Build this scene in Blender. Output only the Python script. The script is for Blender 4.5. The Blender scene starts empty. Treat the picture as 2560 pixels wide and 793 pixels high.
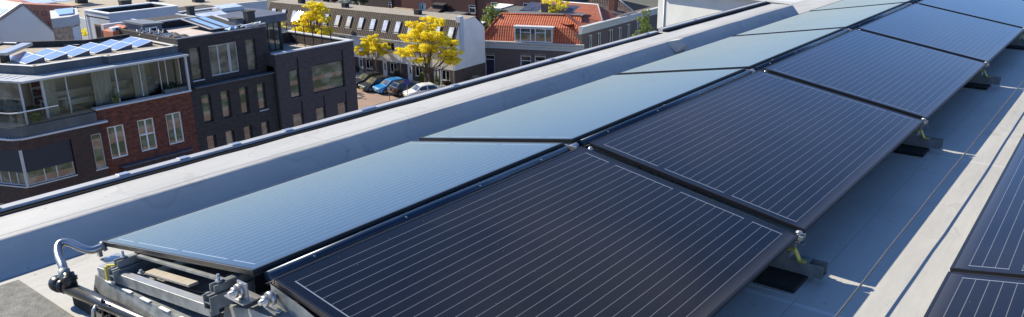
import bpy, math, random
from mathutils import Vector, Matrix
R = math.radians
rnd = random.Random(7)
scn = bpy.context.scene
COL = scn.collection
G = -20.0                      # street level; z = 0 is the membrane of our own flat roof

# ------------------------------------------------------------------ materials
def new_mat(name):
    m = bpy.data.materials.new(name); m.use_nodes = True
    nt = m.node_tree
    return m, nt, nt.nodes['Principled BSDF']
def nd(nt, t, **kw):
    n = nt.nodes.new(t)
    for k, v in kw.items():
        if hasattr(n, k): setattr(n, k, v)
    return n
def lk(nt, a, b): nt.links.new(a, b)
def mth(nt, op, a, b=None, c=None):
    n = nt.nodes.new('ShaderNodeMath'); n.operation = op
    for i, x in enumerate((a, b, c)):
        if x is None: continue
        if isinstance(x, (int, float)): n.inputs[i].default_value = x
        else: lk(nt, x, n.inputs[i])
    return n.outputs[0]
def mixc(nt, fac, a, b):
    n = nt.nodes.new('ShaderNodeMix'); n.data_type = 'RGBA'
    if isinstance(fac, (int, float)): n.inputs[0].default_value = fac
    else: lk(nt, fac, n.inputs[0])
    for i, x in ((6, a), (7, b)):
        if isinstance(x, tuple): n.inputs[i].default_value = (*x[:3], 1)
        else: lk(nt, x, n.inputs[i])
    return n.outputs[2]
def coords(nt, rot=0.0, scale=(1, 1, 1)):
    tc = nd(nt, 'ShaderNodeTexCoord'); mp = nd(nt, 'ShaderNodeMapping')
    mp.inputs['Rotation'].default_value = (0, 0, rot); mp.inputs['Scale'].default_value = scale
    lk(nt, tc.outputs['Object'], mp.inputs[0]); return mp.outputs[0]
def noise(nt, vec, scale, detail=4, rough=.55):
    n = nd(nt, 'ShaderNodeTexNoise'); n.inputs['Scale'].default_value = scale
    n.inputs['Detail'].default_value = detail; n.inputs['Roughness'].default_value = rough
    if vec is not None: lk(nt, vec, n.inputs['Vector'])
    return n.outputs[0]
def ramp(nt, fac, lo, hi):
    n = nd(nt, 'ShaderNodeMapRange'); n.clamp = True
    n.inputs[1].default_value = lo; n.inputs[2].default_value = hi
    lk(nt, fac, n.inputs[0]); return n.outputs[0]
def bump(nt, b, h, strength, dist=.01):
    n = nd(nt, 'ShaderNodeBump'); n.inputs['Strength'].default_value = strength; n.inputs['Distance'].default_value = dist
    lk(nt, h, n.inputs['Height']); lk(nt, n.outputs[0], b.inputs['Normal'])
def plain(name, c, rough=.6, metal=0.0, var=.18, scale=3.0, bmp=0.0, stretch=(1, 1, 1), c2=None, ior=None, spec=None):
    m, nt, b = new_mat(name)
    if spec is not None: b.inputs['Specular IOR Level'].default_value = spec
    v = coords(nt, 0, stretch)
    f = ramp(nt, noise(nt, v, scale, 6), .3, .7)
    d = c2 or tuple(x * (1 - var) for x in c); e = c if c2 else tuple(min(1, x * (1 + var * .6)) for x in c)
    lk(nt, mixc(nt, f, d, e), b.inputs['Base Color'])
    b.inputs['Roughness'].default_value = rough; b.inputs['Metallic'].default_value = metal
    if ior: b.inputs['IOR'].default_value = ior
    if bmp: bump(nt, b, noise(nt, v, scale * 9, 3), bmp)
    return m
def brickm(name, c1, c2, mortar, rot=0.0, bw=.22, bh=.065, rough=.85, patch=.25):
    m, nt, b = new_mat(name)
    v = coords(nt, -rot)
    sp = nd(nt, 'ShaderNodeSeparateXYZ'); lk(nt, v, sp.inputs[0])
    cb = nd(nt, 'ShaderNodeCombineXYZ')
    lk(nt, mth(nt, 'ADD', sp.outputs[0], sp.outputs[1]), cb.inputs[0]); lk(nt, sp.outputs[2], cb.inputs[1])
    br = nd(nt, 'ShaderNodeTexBrick'); lk(nt, cb.outputs[0], br.inputs['Vector'])
    br.inputs['Scale'].default_value = 1; br.inputs['Brick Width'].default_value = bw; br.inputs['Row Height'].default_value = bh
    br.inputs['Mortar Size'].default_value = .008; br.inputs['Bias'].default_value = -.1
    br.inputs['Color1'].default_value = (*c1, 1); br.inputs['Color2'].default_value = (*c2, 1); br.inputs['Mortar'].default_value = (*mortar, 1)
    st = nd(nt, 'ShaderNodeMapping'); st.inputs['Scale'].default_value = (2.2, 5, 1); lk(nt, cb.outputs[0], st.inputs[0])
    f = ramp(nt, noise(nt, st.outputs[0], 1.3, 5, .7), .3, .72)
    dk = nd(nt, 'ShaderNodeMix'); dk.data_type = 'RGBA'; dk.blend_type = 'MULTIPLY'; dk.inputs[0].default_value = 1
    lk(nt, br.outputs[0], dk.inputs[6])
    lk(nt, mixc(nt, f, (1 - patch * 1.4,) * 3, (1 + patch, 1 + patch * .8, 1 + patch * .7)), dk.inputs[7])
    lk(nt, dk.outputs[2], b.inputs['Base Color']); b.inputs['Roughness'].default_value = rough
    bump(nt, b, br.outputs[1], -.3, .006)
    return m
def tilem(name, c1, c2, rot, pitch=.21, row=.33, rough=.75, joint=.5):
    """pantiles: rolls along u, courses along z"""
    m, nt, b = new_mat(name)
    v = coords(nt, -rot); sp = nd(nt, 'ShaderNodeSeparateXYZ'); lk(nt, v, sp.inputs[0])
    u = mth(nt, 'DIVIDE', sp.outputs[0], pitch); w = mth(nt, 'DIVIDE', sp.outputs[2], row)
    fu = mth(nt, 'FRACT', u); fw = mth(nt, 'FRACT', w)
    roll = mth(nt, 'SINE', mth(nt, 'MULTIPLY', fu, math.pi))
    gap = mth(nt, 'LESS_THAN', fw, .14)
    cb = nd(nt, 'ShaderNodeCombineXYZ'); lk(nt, mth(nt, 'FLOOR', u), cb.inputs[0]); lk(nt, mth(nt, 'FLOOR', w), cb.inputs[1])
    wn = nd(nt, 'ShaderNodeTexWhiteNoise'); lk(nt, cb.outputs[0], wn.inputs[0])
    f2 = mth(nt, 'MULTIPLY_ADD', ramp(nt, noise(nt, v, .9, 5), .3, .7), .55, mth(nt, 'MULTIPLY', wn.outputs[0], .45))
    base = mixc(nt, f2, c1, c2)
    low = mth(nt, 'GREATER_THAN', roll, .55)
    base = mixc(nt, mth(nt, 'MULTIPLY_ADD', low, 1 - joint, joint), tuple(x * .35 for x in c1), base)
    base = mixc(nt, mth(nt, 'MULTIPLY', gap, .45), base, tuple(x * .35 for x in c1))
    lk(nt, base, b.inputs['Base Color']); b.inputs['Roughness'].default_value = rough
    bump(nt, b, mth(nt, 'ADD', roll, mth(nt, 'MULTIPLY', fw, -.4)), .9, .05)
    return m
def glassm(name, base=(.035, .04, .04), ior=1.75, var=.9, scale=1.1, rough=.02):
    m, nt, b = new_mat(name)
    v = coords(nt, 0, (1, 1, 1.6)); f = ramp(nt, noise(nt, v, scale, 3), .42, .62)
    lk(nt, mixc(nt, f, tuple(x * (1 - var) for x in base), tuple(x * (1 + var) for x in base)), b.inputs['Base Color'])
    b.inputs['Roughness'].default_value = rough; b.inputs['IOR'].default_value = ior
    return m
def clearglass(name, tint=(.93, .97, .95)):
    m, nt, b = new_mat(name); nt.nodes.remove(b)
    tr = nd(nt, 'ShaderNodeBsdfTransparent'); tr.inputs[0].default_value = (*tint, 1)
    gl = nd(nt, 'ShaderNodeBsdfGlossy'); gl.inputs['Roughness'].default_value = .01
    fr = nd(nt, 'ShaderNodeFresnel'); fr.inputs[0].default_value = 1.7
    mx = nd(nt, 'ShaderNodeMixShader'); lk(nt, fr.outputs[0], mx.inputs[0]); lk(nt, tr.outputs[0], mx.inputs[1]); lk(nt, gl.outputs[0], mx.inputs[2])
    lk(nt, mx.outputs[0], nt.nodes['Material Output'].inputs[0]); return m
def leafm(name, a, b_, trans=.35):
    m, nt, b = new_mat(name)
    oi = nd(nt, 'ShaderNodeTexCoord'); f = ramp(nt, noise(nt, oi.outputs['Object'], 1.6, 4), .32, .68)
    c = mixc(nt, f, a, b_); lk(nt, c, b.inputs['Base Color']); b.inputs['Roughness'].default_value = .65
    t = nd(nt, 'ShaderNodeBsdfTranslucent'); lk(nt, c, t.inputs[0])
    mx = nd(nt, 'ShaderNodeMixShader'); mx.inputs[0].default_value = trans
    lk(nt, b.outputs[0], mx.inputs[1]); lk(nt, t.outputs[0], mx.inputs[2]); lk(nt, mx.outputs[0], nt.nodes['Material Output'].inputs[0])
    return m
def lit(name, c, s):
    m, nt, b = new_mat(name); b.inputs['Emission Color'].default_value = (*c, 1); b.inputs['Emission Strength'].default_value = s
    return m

def cellm(name, L, W):
    """black solar laminate: 6 cell columns x 3 busbars along y, end ribbons at both ends"""
    m, nt, b = new_mat(name)
    tc = nd(nt, 'ShaderNodeTexCoord'); sp = nd(nt, 'ShaderNodeSeparateXYZ'); lk(nt, tc.outputs['Object'], sp.inputs[0])
    x, y = sp.outputs[0], sp.outputs[1]
    mx_ = .033; pitch = (W - 2 * mx_) / 24.0; y0 = .055
    fx = mth(nt, 'FRACT', mth(nt, 'DIVIDE', mth(nt, 'SUBTRACT', x, mx_), pitch))
    dist = mth(nt, 'ABSOLUTE', mth(nt, 'SUBTRACT', fx, .5))
    bar = mth(nt, 'LESS_THAN', dist, .0010 / pitch)
    cy = (L - 2 * y0) / round((L - 2 * y0) / .158)
    fy = mth(nt, 'FRACT', mth(nt, 'DIVIDE', mth(nt, 'SUBTRACT', y, y0), cy))
    inb = mth(nt, 'MULTIPLY', mth(nt, 'GREATER_THAN', y, y0 - .01), mth(nt, 'LESS_THAN', y, L - y0 + .01))
    inx = mth(nt, 'MULTIPLY', mth(nt, 'GREATER_THAN', x, mx_), mth(nt, 'LESS_THAN', x, W - mx_))
    brk = mth(nt, 'MULTIPLY_ADD', mth(nt, 'GREATER_THAN', fy, .02), .1, .9)
    bar = mth(nt, 'MULTIPLY', mth(nt, 'MULTIPLY', mth(nt, 'MULTIPLY', bar, inb), inx), brk)
    def rib(yc, sh):
        near = mth(nt, 'LESS_THAN', mth(nt, 'ABSOLUTE', mth(nt, 'SUBTRACT', y, yc)), .0022)
        fr = mth(nt, 'FRACT', mth(nt, 'DIVIDE', mth(nt, 'SUBTRACT', x, mx_ + sh), pitch * 8))
        seg = mth(nt, 'MULTIPLY', mth(nt, 'GREATER_THAN', fr, .055), mth(nt, 'LESS_THAN', fr, .945))
        xin = mth(nt, 'MULTIPLY', mth(nt, 'GREATER_THAN', x, mx_ + pitch * .45), mth(nt, 'LESS_THAN', x, W - mx_ - pitch * .45))
        return mth(nt, 'MULTIPLY', mth(nt, 'MULTIPLY', near, seg), xin)
    rb = mth(nt, 'MAXIMUM', rib(y0 - .012, 0), rib(L - y0 + .012, pitch * 4))
    # square cells a touch bluer than the black backsheet
    fc = mth(nt, 'FRACT', mth(nt, 'DIVIDE', mth(nt, 'SUBTRACT', x, mx_), pitch * 4))
    cell = mth(nt, 'MULTIPLY', mth(nt, 'MULTIPLY', mth(nt, 'GREATER_THAN', fc, .016), mth(nt, 'GREATER_THAN', fy, .014)), mth(nt, 'MULTIPLY', inb, inx))
    cx = nd(nt, 'ShaderNodeCombineXYZ'); lk(nt, mth(nt, 'FLOOR', mth(nt, 'DIVIDE', x, pitch * 4)), cx.inputs[0]); lk(nt, mth(nt, 'FLOOR', mth(nt, 'DIVIDE', y, cy)), cx.inputs[1])
    wn = nd(nt, 'ShaderNodeTexWhiteNoise'); lk(nt, cx.outputs[0], wn.inputs[0])
    cellc = mixc(nt, wn.outputs[0], (.0055, .005, .0065), (.0085, .0075, .009))
    c = mixc(nt, cell, (.006, .006, .009), cellc)
    c = mixc(nt, bar, c, (.165, .17, .185)); c = mixc(nt, rb, c, (.26, .285, .33))
    dust = ramp(nt, noise(nt, tc.outputs['Object'], 2.2, 6, .65), .35, .8)
    vd = nd(nt, 'ShaderNodeTexVoronoi'); vd.inputs['Scale'].default_value = 26; lk(nt, tc.outputs['Object'], vd.inputs['Vector'])
    spt = mth(nt, 'MULTIPLY', mth(nt, 'LESS_THAN', vd.outputs['Distance'], .045), mth(nt, 'GREATER_THAN', noise(nt, tc.outputs['Object'], 3.3, 2), .52))
    c = mixc(nt, mth(nt, 'MULTIPLY', spt, .35), c, (.4, .4, .4))
    low = ramp(nt, x, W - .06, W)
    c = mixc(nt, mth(nt, 'MULTIPLY_ADD', low, .10, mth(nt, 'MULTIPLY', dust, .009)), c, (.45, .43, .42))
    lk(nt, c, b.inputs['Base Color'])
    lk(nt, mth(nt, 'MULTIPLY_ADD', dust, .05, .07), b.inputs['Roughness'])
    b.inputs['IOR'].default_value = 1.5
    return m

def membrane(name, seams, streak=3.0):
    m, nt, b = new_mat(name)
    tc = nd(nt, 'ShaderNodeTexCoord'); v = tc.outputs['Object']
    mp = nd(nt, 'ShaderNodeMapping'); mp.inputs['Scale'].default_value = (1.6, .35, 1); lk(nt, v, mp.inputs[0])
    f = ramp(nt, noise(nt, mp.outputs[0], 2.0, 7, .62), .28, .75)
    g = ramp(nt, noise(nt, v, 11, 6, .7), .35, .8)
    c = mixc(nt, f, (.43, .425, .40), (.57, .56, .52)); c = mixc(nt, mth(nt, 'MULTIPLY', g, .35), c, (.40, .385, .35))
    ms = nd(nt, 'ShaderNodeMapping'); ms.inputs['Scale'].default_value = (streak, .45, streak); lk(nt, v, ms.inputs[0])
    c = mixc(nt, mth(nt, 'MULTIPLY', ramp(nt, noise(nt, ms.outputs[0], 1.0, 5, .6), .45, .7), .3), c, (.36, .35, .33))
    sp = nd(nt, 'ShaderNodeSeparateXYZ'); lk(nt, v, sp.inputs[0])
    pn = noise(nt, v, 1.7, 3, .5)
    c = mixc(nt, mth(nt, 'MULTIPLY', mth(nt, 'LESS_THAN', mth(nt, 'ABSOLUTE', mth(nt, 'SUBTRACT', pn, .56)), .008), .22), c, (.25, .24, .21))
    c = mixc(nt, mth(nt, 'MULTIPLY', ramp(nt, pn, .56, .60), .12), c, (.3, .29, .26))
    for ax, pos, wd, cc, am in seams:
        d = mth(nt, 'LESS_THAN', mth(nt, 'ABSOLUTE', mth(nt, 'SUBTRACT', sp.outputs[ax], pos)), wd)
        c = mixc(nt, mth(nt, 'MULTIPLY', d, am), c, cc)
    # scattered dirt specks
    vo = nd(nt, 'ShaderNodeTexVoronoi'); vo.inputs['Scale'].default_value = 9; lk(nt, v, vo.inputs['Vector'])
    sp_ = mth(nt, 'MULTIPLY', mth(nt, 'LESS_THAN', vo.outputs['Distance'], .07), .5)
    c = mixc(nt, sp_, c, (.2, .19, .17))
    lk(nt, c, b.inputs['Base Color']); b.inputs['Roughness'].default_value = .55
    bump(nt, b, mth(nt, 'ADD', mth(nt, 'MULTIPLY', noise(nt, v, 60, 3), .15), noise(nt, mp.outputs[0], 5.5, 3)), .35, .012)
    return m

MT = {}
MT['roof'] = membrane('roof_membrane', [(1, -.255, .012, (.62, .62, .6), .8), (1, 6.1, .012, (.6, .6, .58), .7), (1, 1.955, .008, (.62, .62, .6), .6), (0, 1.12, .003, (.3, .3, .3), .6), (0, -1.43, .003, (.2, .2, .2), .7)])
MT['upstand'] = membrane('upstand_membrane', [(0, .068, .004, (.16, .16, .16), .8)], 16.0)
MT['frame'] = plain('black_anodised', (.012, .012, .015), .4, .0, .2, 8, ior=1.45)
MT['alu'] = plain('bright_aluminium', (.5, .5, .5), .4, .8, .12, 14)
MT['galv'] = plain('galvanised_steel', (.25, .27, .275), .5, .35, .4, 22)
MT['galvdull'] = plain('dull_galvanised', (.22, .23, .235), .55, .35, .3, 18)
MT['trim'] = plain('trim_aluminium', (.40, .41, .43), .6, .1, .12, 5)
MT['dark_edge_and_shade'] = plain('black_edge_and_shade', (.010, .010, .012), .9, 0, .2, 6, spec=.05)
MT['bluemetal'] = plain('dark_blue_tube', (.02, .045, .085), .3, .35, .2, 9)
MT['blackplastic'] = plain('black_plastic', (.016, .016, .017), .3, 0, .3, 12)
MT['mat'] = plain('rubber_mat', (.012, .012, .012), .9, 0, .3, 30, .4)
MT['flex'] = plain('steel_hose', (.42, .42, .43), .28, 1, .1, 20)
MT['yellow'] = plain('yellow_strap', (.5, .42, .06), .6, 0, .2, 20)
MT['paver'] = plain('concrete_paver', (.42, .37, .30), .9, 0, .15, 8, .3)
MT['tanstrip'] = plain('tan_strip', (.12, .115, .105), .8, 0, .2, 14)
MT['slab'] = plain('grey_granulate_tile', (.25, .245, .22), .95, 0, .35, 26, .6)
MT['whitepaint'] = plain('white_paint', (.82, .83, .83), .5, 0, .08, 2)
MT['greyframe'] = plain('pale_grey_frame', (.5, .52, .55), .45, .2, .1, 3)
MT['darkframe'] = plain('dark_frame', (.03, .032, .036), .45, .1, .2, 3)
MT['pglass'] = glassm('window_glass', (.12, .125, .105), 2.3, .6)
MT['dglass'] = glassm('dark_window_glass', (.02, .022, .025), 1.6)
MT['skyglass'] = glassm('sky_tinted_glass', (.74, .76, .82), 2.4, .15, 2)  # pale base stands in for bright sky reflected in the panes
MT['clear'] = clearglass('clear_glass')
MT['brick_red'] = brickm('red_brick', (.20, .055, .032), (.105, .034, .024), (.12, .065, .05), patch=.55)
MT['brick_brown'] = brickm('brown_brick', (.075, .042, .034), (.048, .03, .027), (.06, .045, .04), patch=.25)
MT['brick_black'] = brickm('black_brick', (.042, .036, .036), (.058, .05, .05), (.045, .04, .04), patch=.35)
MT['brick_slate'] = brickm('slate_brick', (.066, .056, .060), (.082, .070, .072), (.07, .062, .064), patch=.25)
MT['brick_purple'] = brickm('grey_brown_brick', (.17, .125, .11), (.12, .09, .085), (.15, .125, .115), rot=R(22), patch=.2)
MT['brick_far'] = brickm('far_red_brick', (.21, .075, .05), (.15, .052, .038), (.17, .1, .08), rot=R(3.7), patch=.3)
MT['brick_base'] = brickm('terrace_base_brick', (.12, .085, .065), (.085, .062, .05), (.12, .1, .09), rot=R(3.7), patch=.3)
MT['stone'] = plain('rubble_stone', (.72, .53, .36), .9, 0, .5, 4, .8, c2=(.33, .22, .14))
MT['plaster'] = plain('white_plaster', (.84, .83, .80), .85, 0, .1, .7, .1)
MT['plaster_grey'] = plain('grey_plaster', (.55, .59, .64), .85, 0, .06, .5)
MT['orangewall'] = plain('orange_plaster', (.5, .17, .09), .85, 0, .15, 2)
MT['gravel'] = plain('roof_gravel', (.52, .45, .35), .95, 0, .4, 9, .8, c2=(.3, .26, .2))
MT['zinc'] = plain('zinc_fascia', (.10, .115, .13), .55, .3, .25, 1.4, 0, (1, 1, .6))
MT['zincdark'] = plain('slate_blue_roofing', (.10, .11, .14), .6, .1, .2, 2)
MT['coping'] = plain('pale_coping', (.6, .61, .62), .6, 0, .12, 2)
MT['bitumen'] = plain('bitumen', (.03, .03, .032), .85, 0, .4, 3)
MT['roofpink'] = plain('pale_red_roofing', (.5, .4, .36), .9, 0, .3, 1.2, c2=(.62, .58, .54))
MT['screen'] = plain('navy_roller_screen', (.03, .032, .045), .7, 0, .1, 3)
MT['tile_orange'] = tilem('orange_pantiles', (.47, .085, .035), (.66, .19, .08), R(22), .3, .36, .75, .35)
MT['tile_orange2'] = tilem('orange_flat_tiles', (.33, .085, .045), (.43, .13, .07), R(-3), .24, .3)
MT['tile_brown'] = tilem('brown_tiles', (.065, .05, .04), (.105, .083, .067), R(3.7), .3, .27, .9, .75)
MT['tile_dark'] = tilem('dark_mixed_pantiles', (.07, .06, .06), (.2, .13, .11), R(-3), .26, .35)
MT['fillet'] = plain('tan_roof_edge', (.33, .29, .23), .9, 0, .25, 3)
MT['cornice'] = plain('cream_cornice', (.55, .55, .53), .7, 0, .08, 1.5)
MT['pv'] = plain('sky_tinted_panel', (.24, .33, .55), .2, 0, .2, 1.2, ior=2.0)  # base lightened to carry the sky's reflection in its colour
MT['pvdull'] = plain('slate_panel', (.06, .065, .10), .3, 0, .2, 1.2)
MT['collector'] = plain('collector_glass', (.32, .5, .78), .25, 0, .1, 1.2)
MT['blockplaster'] = plain('off_white_render', (.60, .62, .60), .85, 0, .08, .6, .1)
MT['brick_orange'] = brickm('orange_brick', (.52, .19, .12), (.42, .15, .10), (.45, .25, .18), patch=.2)
MT['asphalt'] = plain('asphalt', (.07, .07, .07), .9, 0, .2, .8)
MT['street'] = plain('red_paved_street', (.36, .245, .185), .9, 0, .18, .5, c2=(.28, .2, .155))
MT['pavement'] = plain('grey_pavement', (.42, .40, .36), .9, 0, .2, .6)
MT['grass'] = plain('grass', (.05, .085, .02), .95, 0, .4, .5, c2=(.09, .11, .035))
MT['soil'] = plain('earth', (.12, .12, .09), .95, 0, .3, .05)
MT['hostwall'] = plain('host_building_brick', (.33, .31, .27), .9, 0, .2, 2)
MT['bark'] = plain('bark', (.11, .085, .06), .9, 0, .3, 6, .5)
MT['leaf_yellow'] = leafm('yellow_leaves', (.92, .73, .025), (.97, .90, .08))
MT['leaf_green'] = leafm('spring_green_leaves', (.13, .2, .04), (.28, .34, .09))
MT['leaf_dark'] = leafm('dark_green_leaves', (.02, .04, .016), (.05, .075, .03), .2)
MT['leaf_red'] = leafm('dark_red_leaves', (.05, .016, .018), (.10, .03, .03), .2)
MT['leaf_white'] = leafm('white_blossom', (.35, .37, .28), (.55, .55, .48), .2)
MT['interior'] = plain('beige_interior', (.78, .70, .58), .9, 0, .15, 1)
MT['floor'] = plain('wooden_floor', (.45, .36, .26), .6, 0, .2, 2)
MT['fabric'] = plain('cream_fabric', (.6, .57, .5), .9, 0, .12, 3)
MT['fabricblue'] = plain('grey_blue_fabric', (.2, .25, .3), .9, 0, .12, 3)
MT['curtain'] = plain('grey_curtain', (.5, .48, .44), .9, 0, .3, 12, 0, (1, 1, .05))
MT['wood'] = plain('brown_wood', (.22, .12, .06), .7, 0, .3, 5, 0, (1, 1, .2))
MT['tyre'] = plain('tyre', (.015, .015, .016), .8, 0, .2, 8)
MT['lamp'] = plain('lamp_lens', (.75, .77, .8), .15, .2, .05, 8)
MT['redlamp'] = plain('red_lens', (.4, .02, .02), .2, 0, .1, 8)
MT['signblue'] = plain('blue_sign', (.03, .05, .3), .4, 0, .1, 4)
MT['teal'] = plain('pale_teal_cladding', (.42, .56, .56), .7, 0, .08, 2)
MT['bluedoor'] = plain('grey_blue_door', (.22, .33, .42), .55, 0, .1, 2)
MT['navydoor'] = plain('navy_door', (.028, .024, .06), .45, 0, .15, 2)
MT['tanshed'] = plain('tan_shed', (.3, .23, .15), .85, 0, .2, 3)

# ------------------------------------------------------------------ builders
class M:
    """collects faces; frame = (x, y, angle, z): u along angle, v into the building, w up.  Output is local to origin o."""
    def __init__(s, T=None, fr=None):
        s.T = T; s.o = Vector(T.location) if T is not None else Vector((0, 0, 0))
        s.v = []; s.f = []; s.sm = []; s.fr = fr
    def P(s, p):
        if s.fr:
            x, y, a, z = s.fr; c, n = math.cos(a), math.sin(a)
            p = Vector((x + p[0] * c - p[1] * n, y + p[0] * n + p[1] * c, z + p[2]))
        return Vector(p) - s.o
    def face(s, pts, smooth=False):
        i = len(s.v); s.v += [s.P(p) for p in pts]; s.f.append(tuple(range(i, i + len(pts)))); s.sm.append(smooth)
    def box(s, a, b, c, d, e, f):
        q = [(a, c, e), (b, c, e), (b, d, e), (a, d, e), (a, c, f), (b, c, f), (b, d, f), (a, d, f)]
        i = len(s.v); s.v += [s.P(p) for p in q]
        for t in ((0, 3, 2, 1), (4, 5, 6, 7), (0, 1, 5, 4), (1, 2, 6, 5), (2, 3, 7, 6), (3, 0, 4, 7)):
            s.f.append(tuple(i + k for k in t)); s.sm.append(False)
        return s
    def prism(s, poly, z0, z1):
        n = len(poly); i = len(s.v)
        g0 = z0 if callable(z0) else (lambda p: z0); g1 = z1 if callable(z1) else (lambda p: z1)
        s.v += [s.P((p[0], p[1], g0(p))) for p in poly] + [s.P((p[0], p[1], g1(p))) for p in poly]
        s.f.append(tuple(i + k for k in reversed(range(n)))); s.sm.append(False)
        s.f.append(tuple(i + n + k for k in range(n))); s.sm.append(False)
        for k in range(n):
            l = (k + 1) % n; s.f.append((i + k, i + l, i + n + l, i + n + k)); s.sm.append(False)
        return s
    def sweep(s, prof, u0, u1):
        """profile of (v, w) points extruded along u"""
        n = len(prof); i = len(s.v)
        s.v += [s.P((u0, p[0], p[1])) for p in prof] + [s.P((u1, p[0], p[1])) for p in prof]
        s.f.append(tuple(i + k for k in range(n))); s.sm.append(False)
        s.f.append(tuple(i + n + k for k in reversed(range(n)))); s.sm.append(False)
        for k in range(n):
            l = (k + 1) % n; s.f.append((i + l, i + k, i + n + k, i + n + l)); s.sm.append(False)
        return s
    def tube(s, path, r, n=10, ring=0.0, caps=True):
        pts = [Vector(p) for p in path]; rr = r if isinstance(r, (list, tuple)) else [r] * len(pts)
        i0 = len(s.v); up = None
        for k, p in enumerate(pts):
            t = (pts[min(k + 1, len(pts) - 1)] - pts[max(k - 1, 0)]).normalized()
            if up is None: up = t.cross(Vector((0, 0, 1)) if abs(t.z) < .9 else Vector((1, 0, 0))).normalized()
            a = (up - t * up.dot(t)).normalized(); up = a; b = t.cross(a)
            q = rr[k] * (1 + (ring if k % 2 else 0))
            for j in range(n):
                an = 2 * math.pi * j / n; s.v.append(s.P(p + a * math.cos(an) * q + b * math.sin(an) * q))
        for k in range(len(pts) - 1):
            for j in range(n):
                l = (j + 1) % n; x = i0 + k * n; s.f.append((x + j, x + l, x + n + l, x + n + j)); s.sm.append(True)
        if caps:
            s.f.append(tuple(i0 + j for j in reversed(range(n)))); s.sm.append(False)
            e = i0 + (len(pts) - 1) * n; s.f.append(tuple(e + j for j in range(n))); s.sm.append(False)
        return s
    def bar(s, p0, p1, w, h):
        """square bar between two points, top faces kept level"""
        p0, p1 = Vector(p0), Vector(p1); t = (p1 - p0).normalized()
        sd = t.cross(Vector((0, 0, 1))); sd = sd.normalized() if sd.length > 1e-4 else Vector((1, 0, 0)); up = sd.cross(t)
        q = []
        for p in (p0, p1):
            for a, b in ((-1, -1), (1, -1), (1, 1), (-1, 1)): q.append(p + sd * a * w / 2 + up * b * h / 2)
        i = len(s.v); s.v += [s.P(p) for p in q]
        for f in ((3, 2, 1, 0), (4, 5, 6, 7), (0, 1, 5, 4), (1, 2, 6, 5), (2, 3, 7, 6), (3, 0, 4, 7)):
            s.f.append(tuple(i + k for k in f)); s.sm.append(False)
        return s
    def wall(s, u0, u1, w0, w1, holes=(), v=0.0, depth=.2):
        us = sorted({u0, u1, *[x for h in holes for x in h[:2] if u0 < x < u1]}); ws = sorted({w0, w1, *[x for h in holes for x in h[2:4] if w0 < x < w1]})
        for a, b in zip(us, us[1:]):
            for c, d in zip(ws, ws[1:]):
                mu, mw = (a + b) / 2, (c + d) / 2
                if any(h[0] < mu < h[1] and h[2] < mw < h[3] for h in holes): continue
                s.face([(a, v, c), (b, v, c), (b, v, d), (a, v, d)])
        for a, b, c, d in [h[:4] for h in holes]:
            c_ = max(c, w0)
            s.face([(a, v, c_), (a, v, d), (a, v + depth, d), (a, v + depth, c_)]); s.face([(b, v, d), (b, v, c_), (b, v + depth, c_), (b, v + depth, d)])
            s.face([(a, v, d), (b, v, d), (b, v + depth, d), (a, v + depth, d)]); s.face([(b, v, c_), (a, v, c_), (a, v + depth, c_), (b, v + depth, c_)])
        return s
    SPLIT = {'post', 'bolt', 'roof', 'rivet', 'ridge_tiles', 'ridge_post', 'slat', 'mullion', 'dark_edge_and_shade', 'corner_post', 'inner_wall', 'edge', 'duct', 'lintel_stone', 'wall', 'clamp', 'bracket', 'saddle', 'chimney', 'sill', 'roof_edge', 'ridge_clamp', 'slot_lip', 'window_surround', 'dormer_frame', 'coping', 'stem', 'hose_fitting', 'side_glass'}
    def pieces(s):
        n = len(s.f); par = list(range(n))
        def find(i):
            while par[i] != i: par[i] = par[par[i]]; i = par[i]
            return i
        key = {}
        for i, f in enumerate(s.f):
            for k in f:
                q = tuple(round(c, 4) for c in s.v[k])
                if q in key: par[find(i)] = find(key[q])
                else: key[q] = i
        comp = {}
        for i in range(n): comp.setdefault(find(i), []).append(i)
        cs = list(comp.values())
        bx = []
        for c in cs:
            vs = [s.v[k] for i in c for k in s.f[i]]
            bx.append([[min(v[j] for v in vs) for j in range(3)], [max(v[j] for v in vs) for j in range(3)]])
        pr = list(range(len(cs)))
        def fd(i):
            while pr[i] != i: pr[i] = pr[pr[i]]; i = pr[i]
            return i
        for i in range(len(cs)):
            for j in range(i):
                g = sum(max(0, bx[i][0][k] - bx[j][1][k], bx[j][0][k] - bx[i][1][k]) ** 2 for k in range(3)) ** .5
                if g <= .012: pr[fd(i)] = fd(j)
        out = {}
        for i, c in enumerate(cs): out.setdefault(fd(i), []).extend(c)
        return list(out.values())
    def build(s, name, mat, parent='T', bevel=0.0, smooth_angle=None):
        if name in s.SPLIT and len(s.f) > 1 and parent is not None:
            ps = s.pieces()
            if len(ps) > 1:
                allv, allf, alls = s.v, s.f, s.sm; o = None
                for pc in ps:
                    mp = {}; s.v = []; s.f = []; s.sm = []
                    for i in pc:
                        for k in allf[i]:
                            if k not in mp: mp[k] = len(s.v); s.v.append(allv[k])
                        s.f.append(tuple(mp[k] for k in allf[i])); s.sm.append(alls[i])
                    o = s._build(name, mat, parent, bevel)
                return o
        return s._build(name, mat, parent, bevel)
    def _build(s, name, mat, parent='T', bevel=0.0):
        me = bpy.data.meshes.new(name); me.from_pydata([tuple(v) for v in s.v], [], s.f)
        me.polygons.foreach_set('use_smooth', s.sm); me.validate(); me.update()
        me.materials.append(MT[mat] if isinstance(mat, str) else mat)
        o = bpy.data.objects.new(name, me); COL.objects.link(o)
        p = s.T if parent == 'T' else parent
        if p is not None: o.parent = p
        else: o.location = s.o
        if bevel:
            b = o.modifiers.new('bevel', 'BEVEL'); b.width = bevel; b.segments = 2; b.limit_method = 'ANGLE'
        return o
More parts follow.
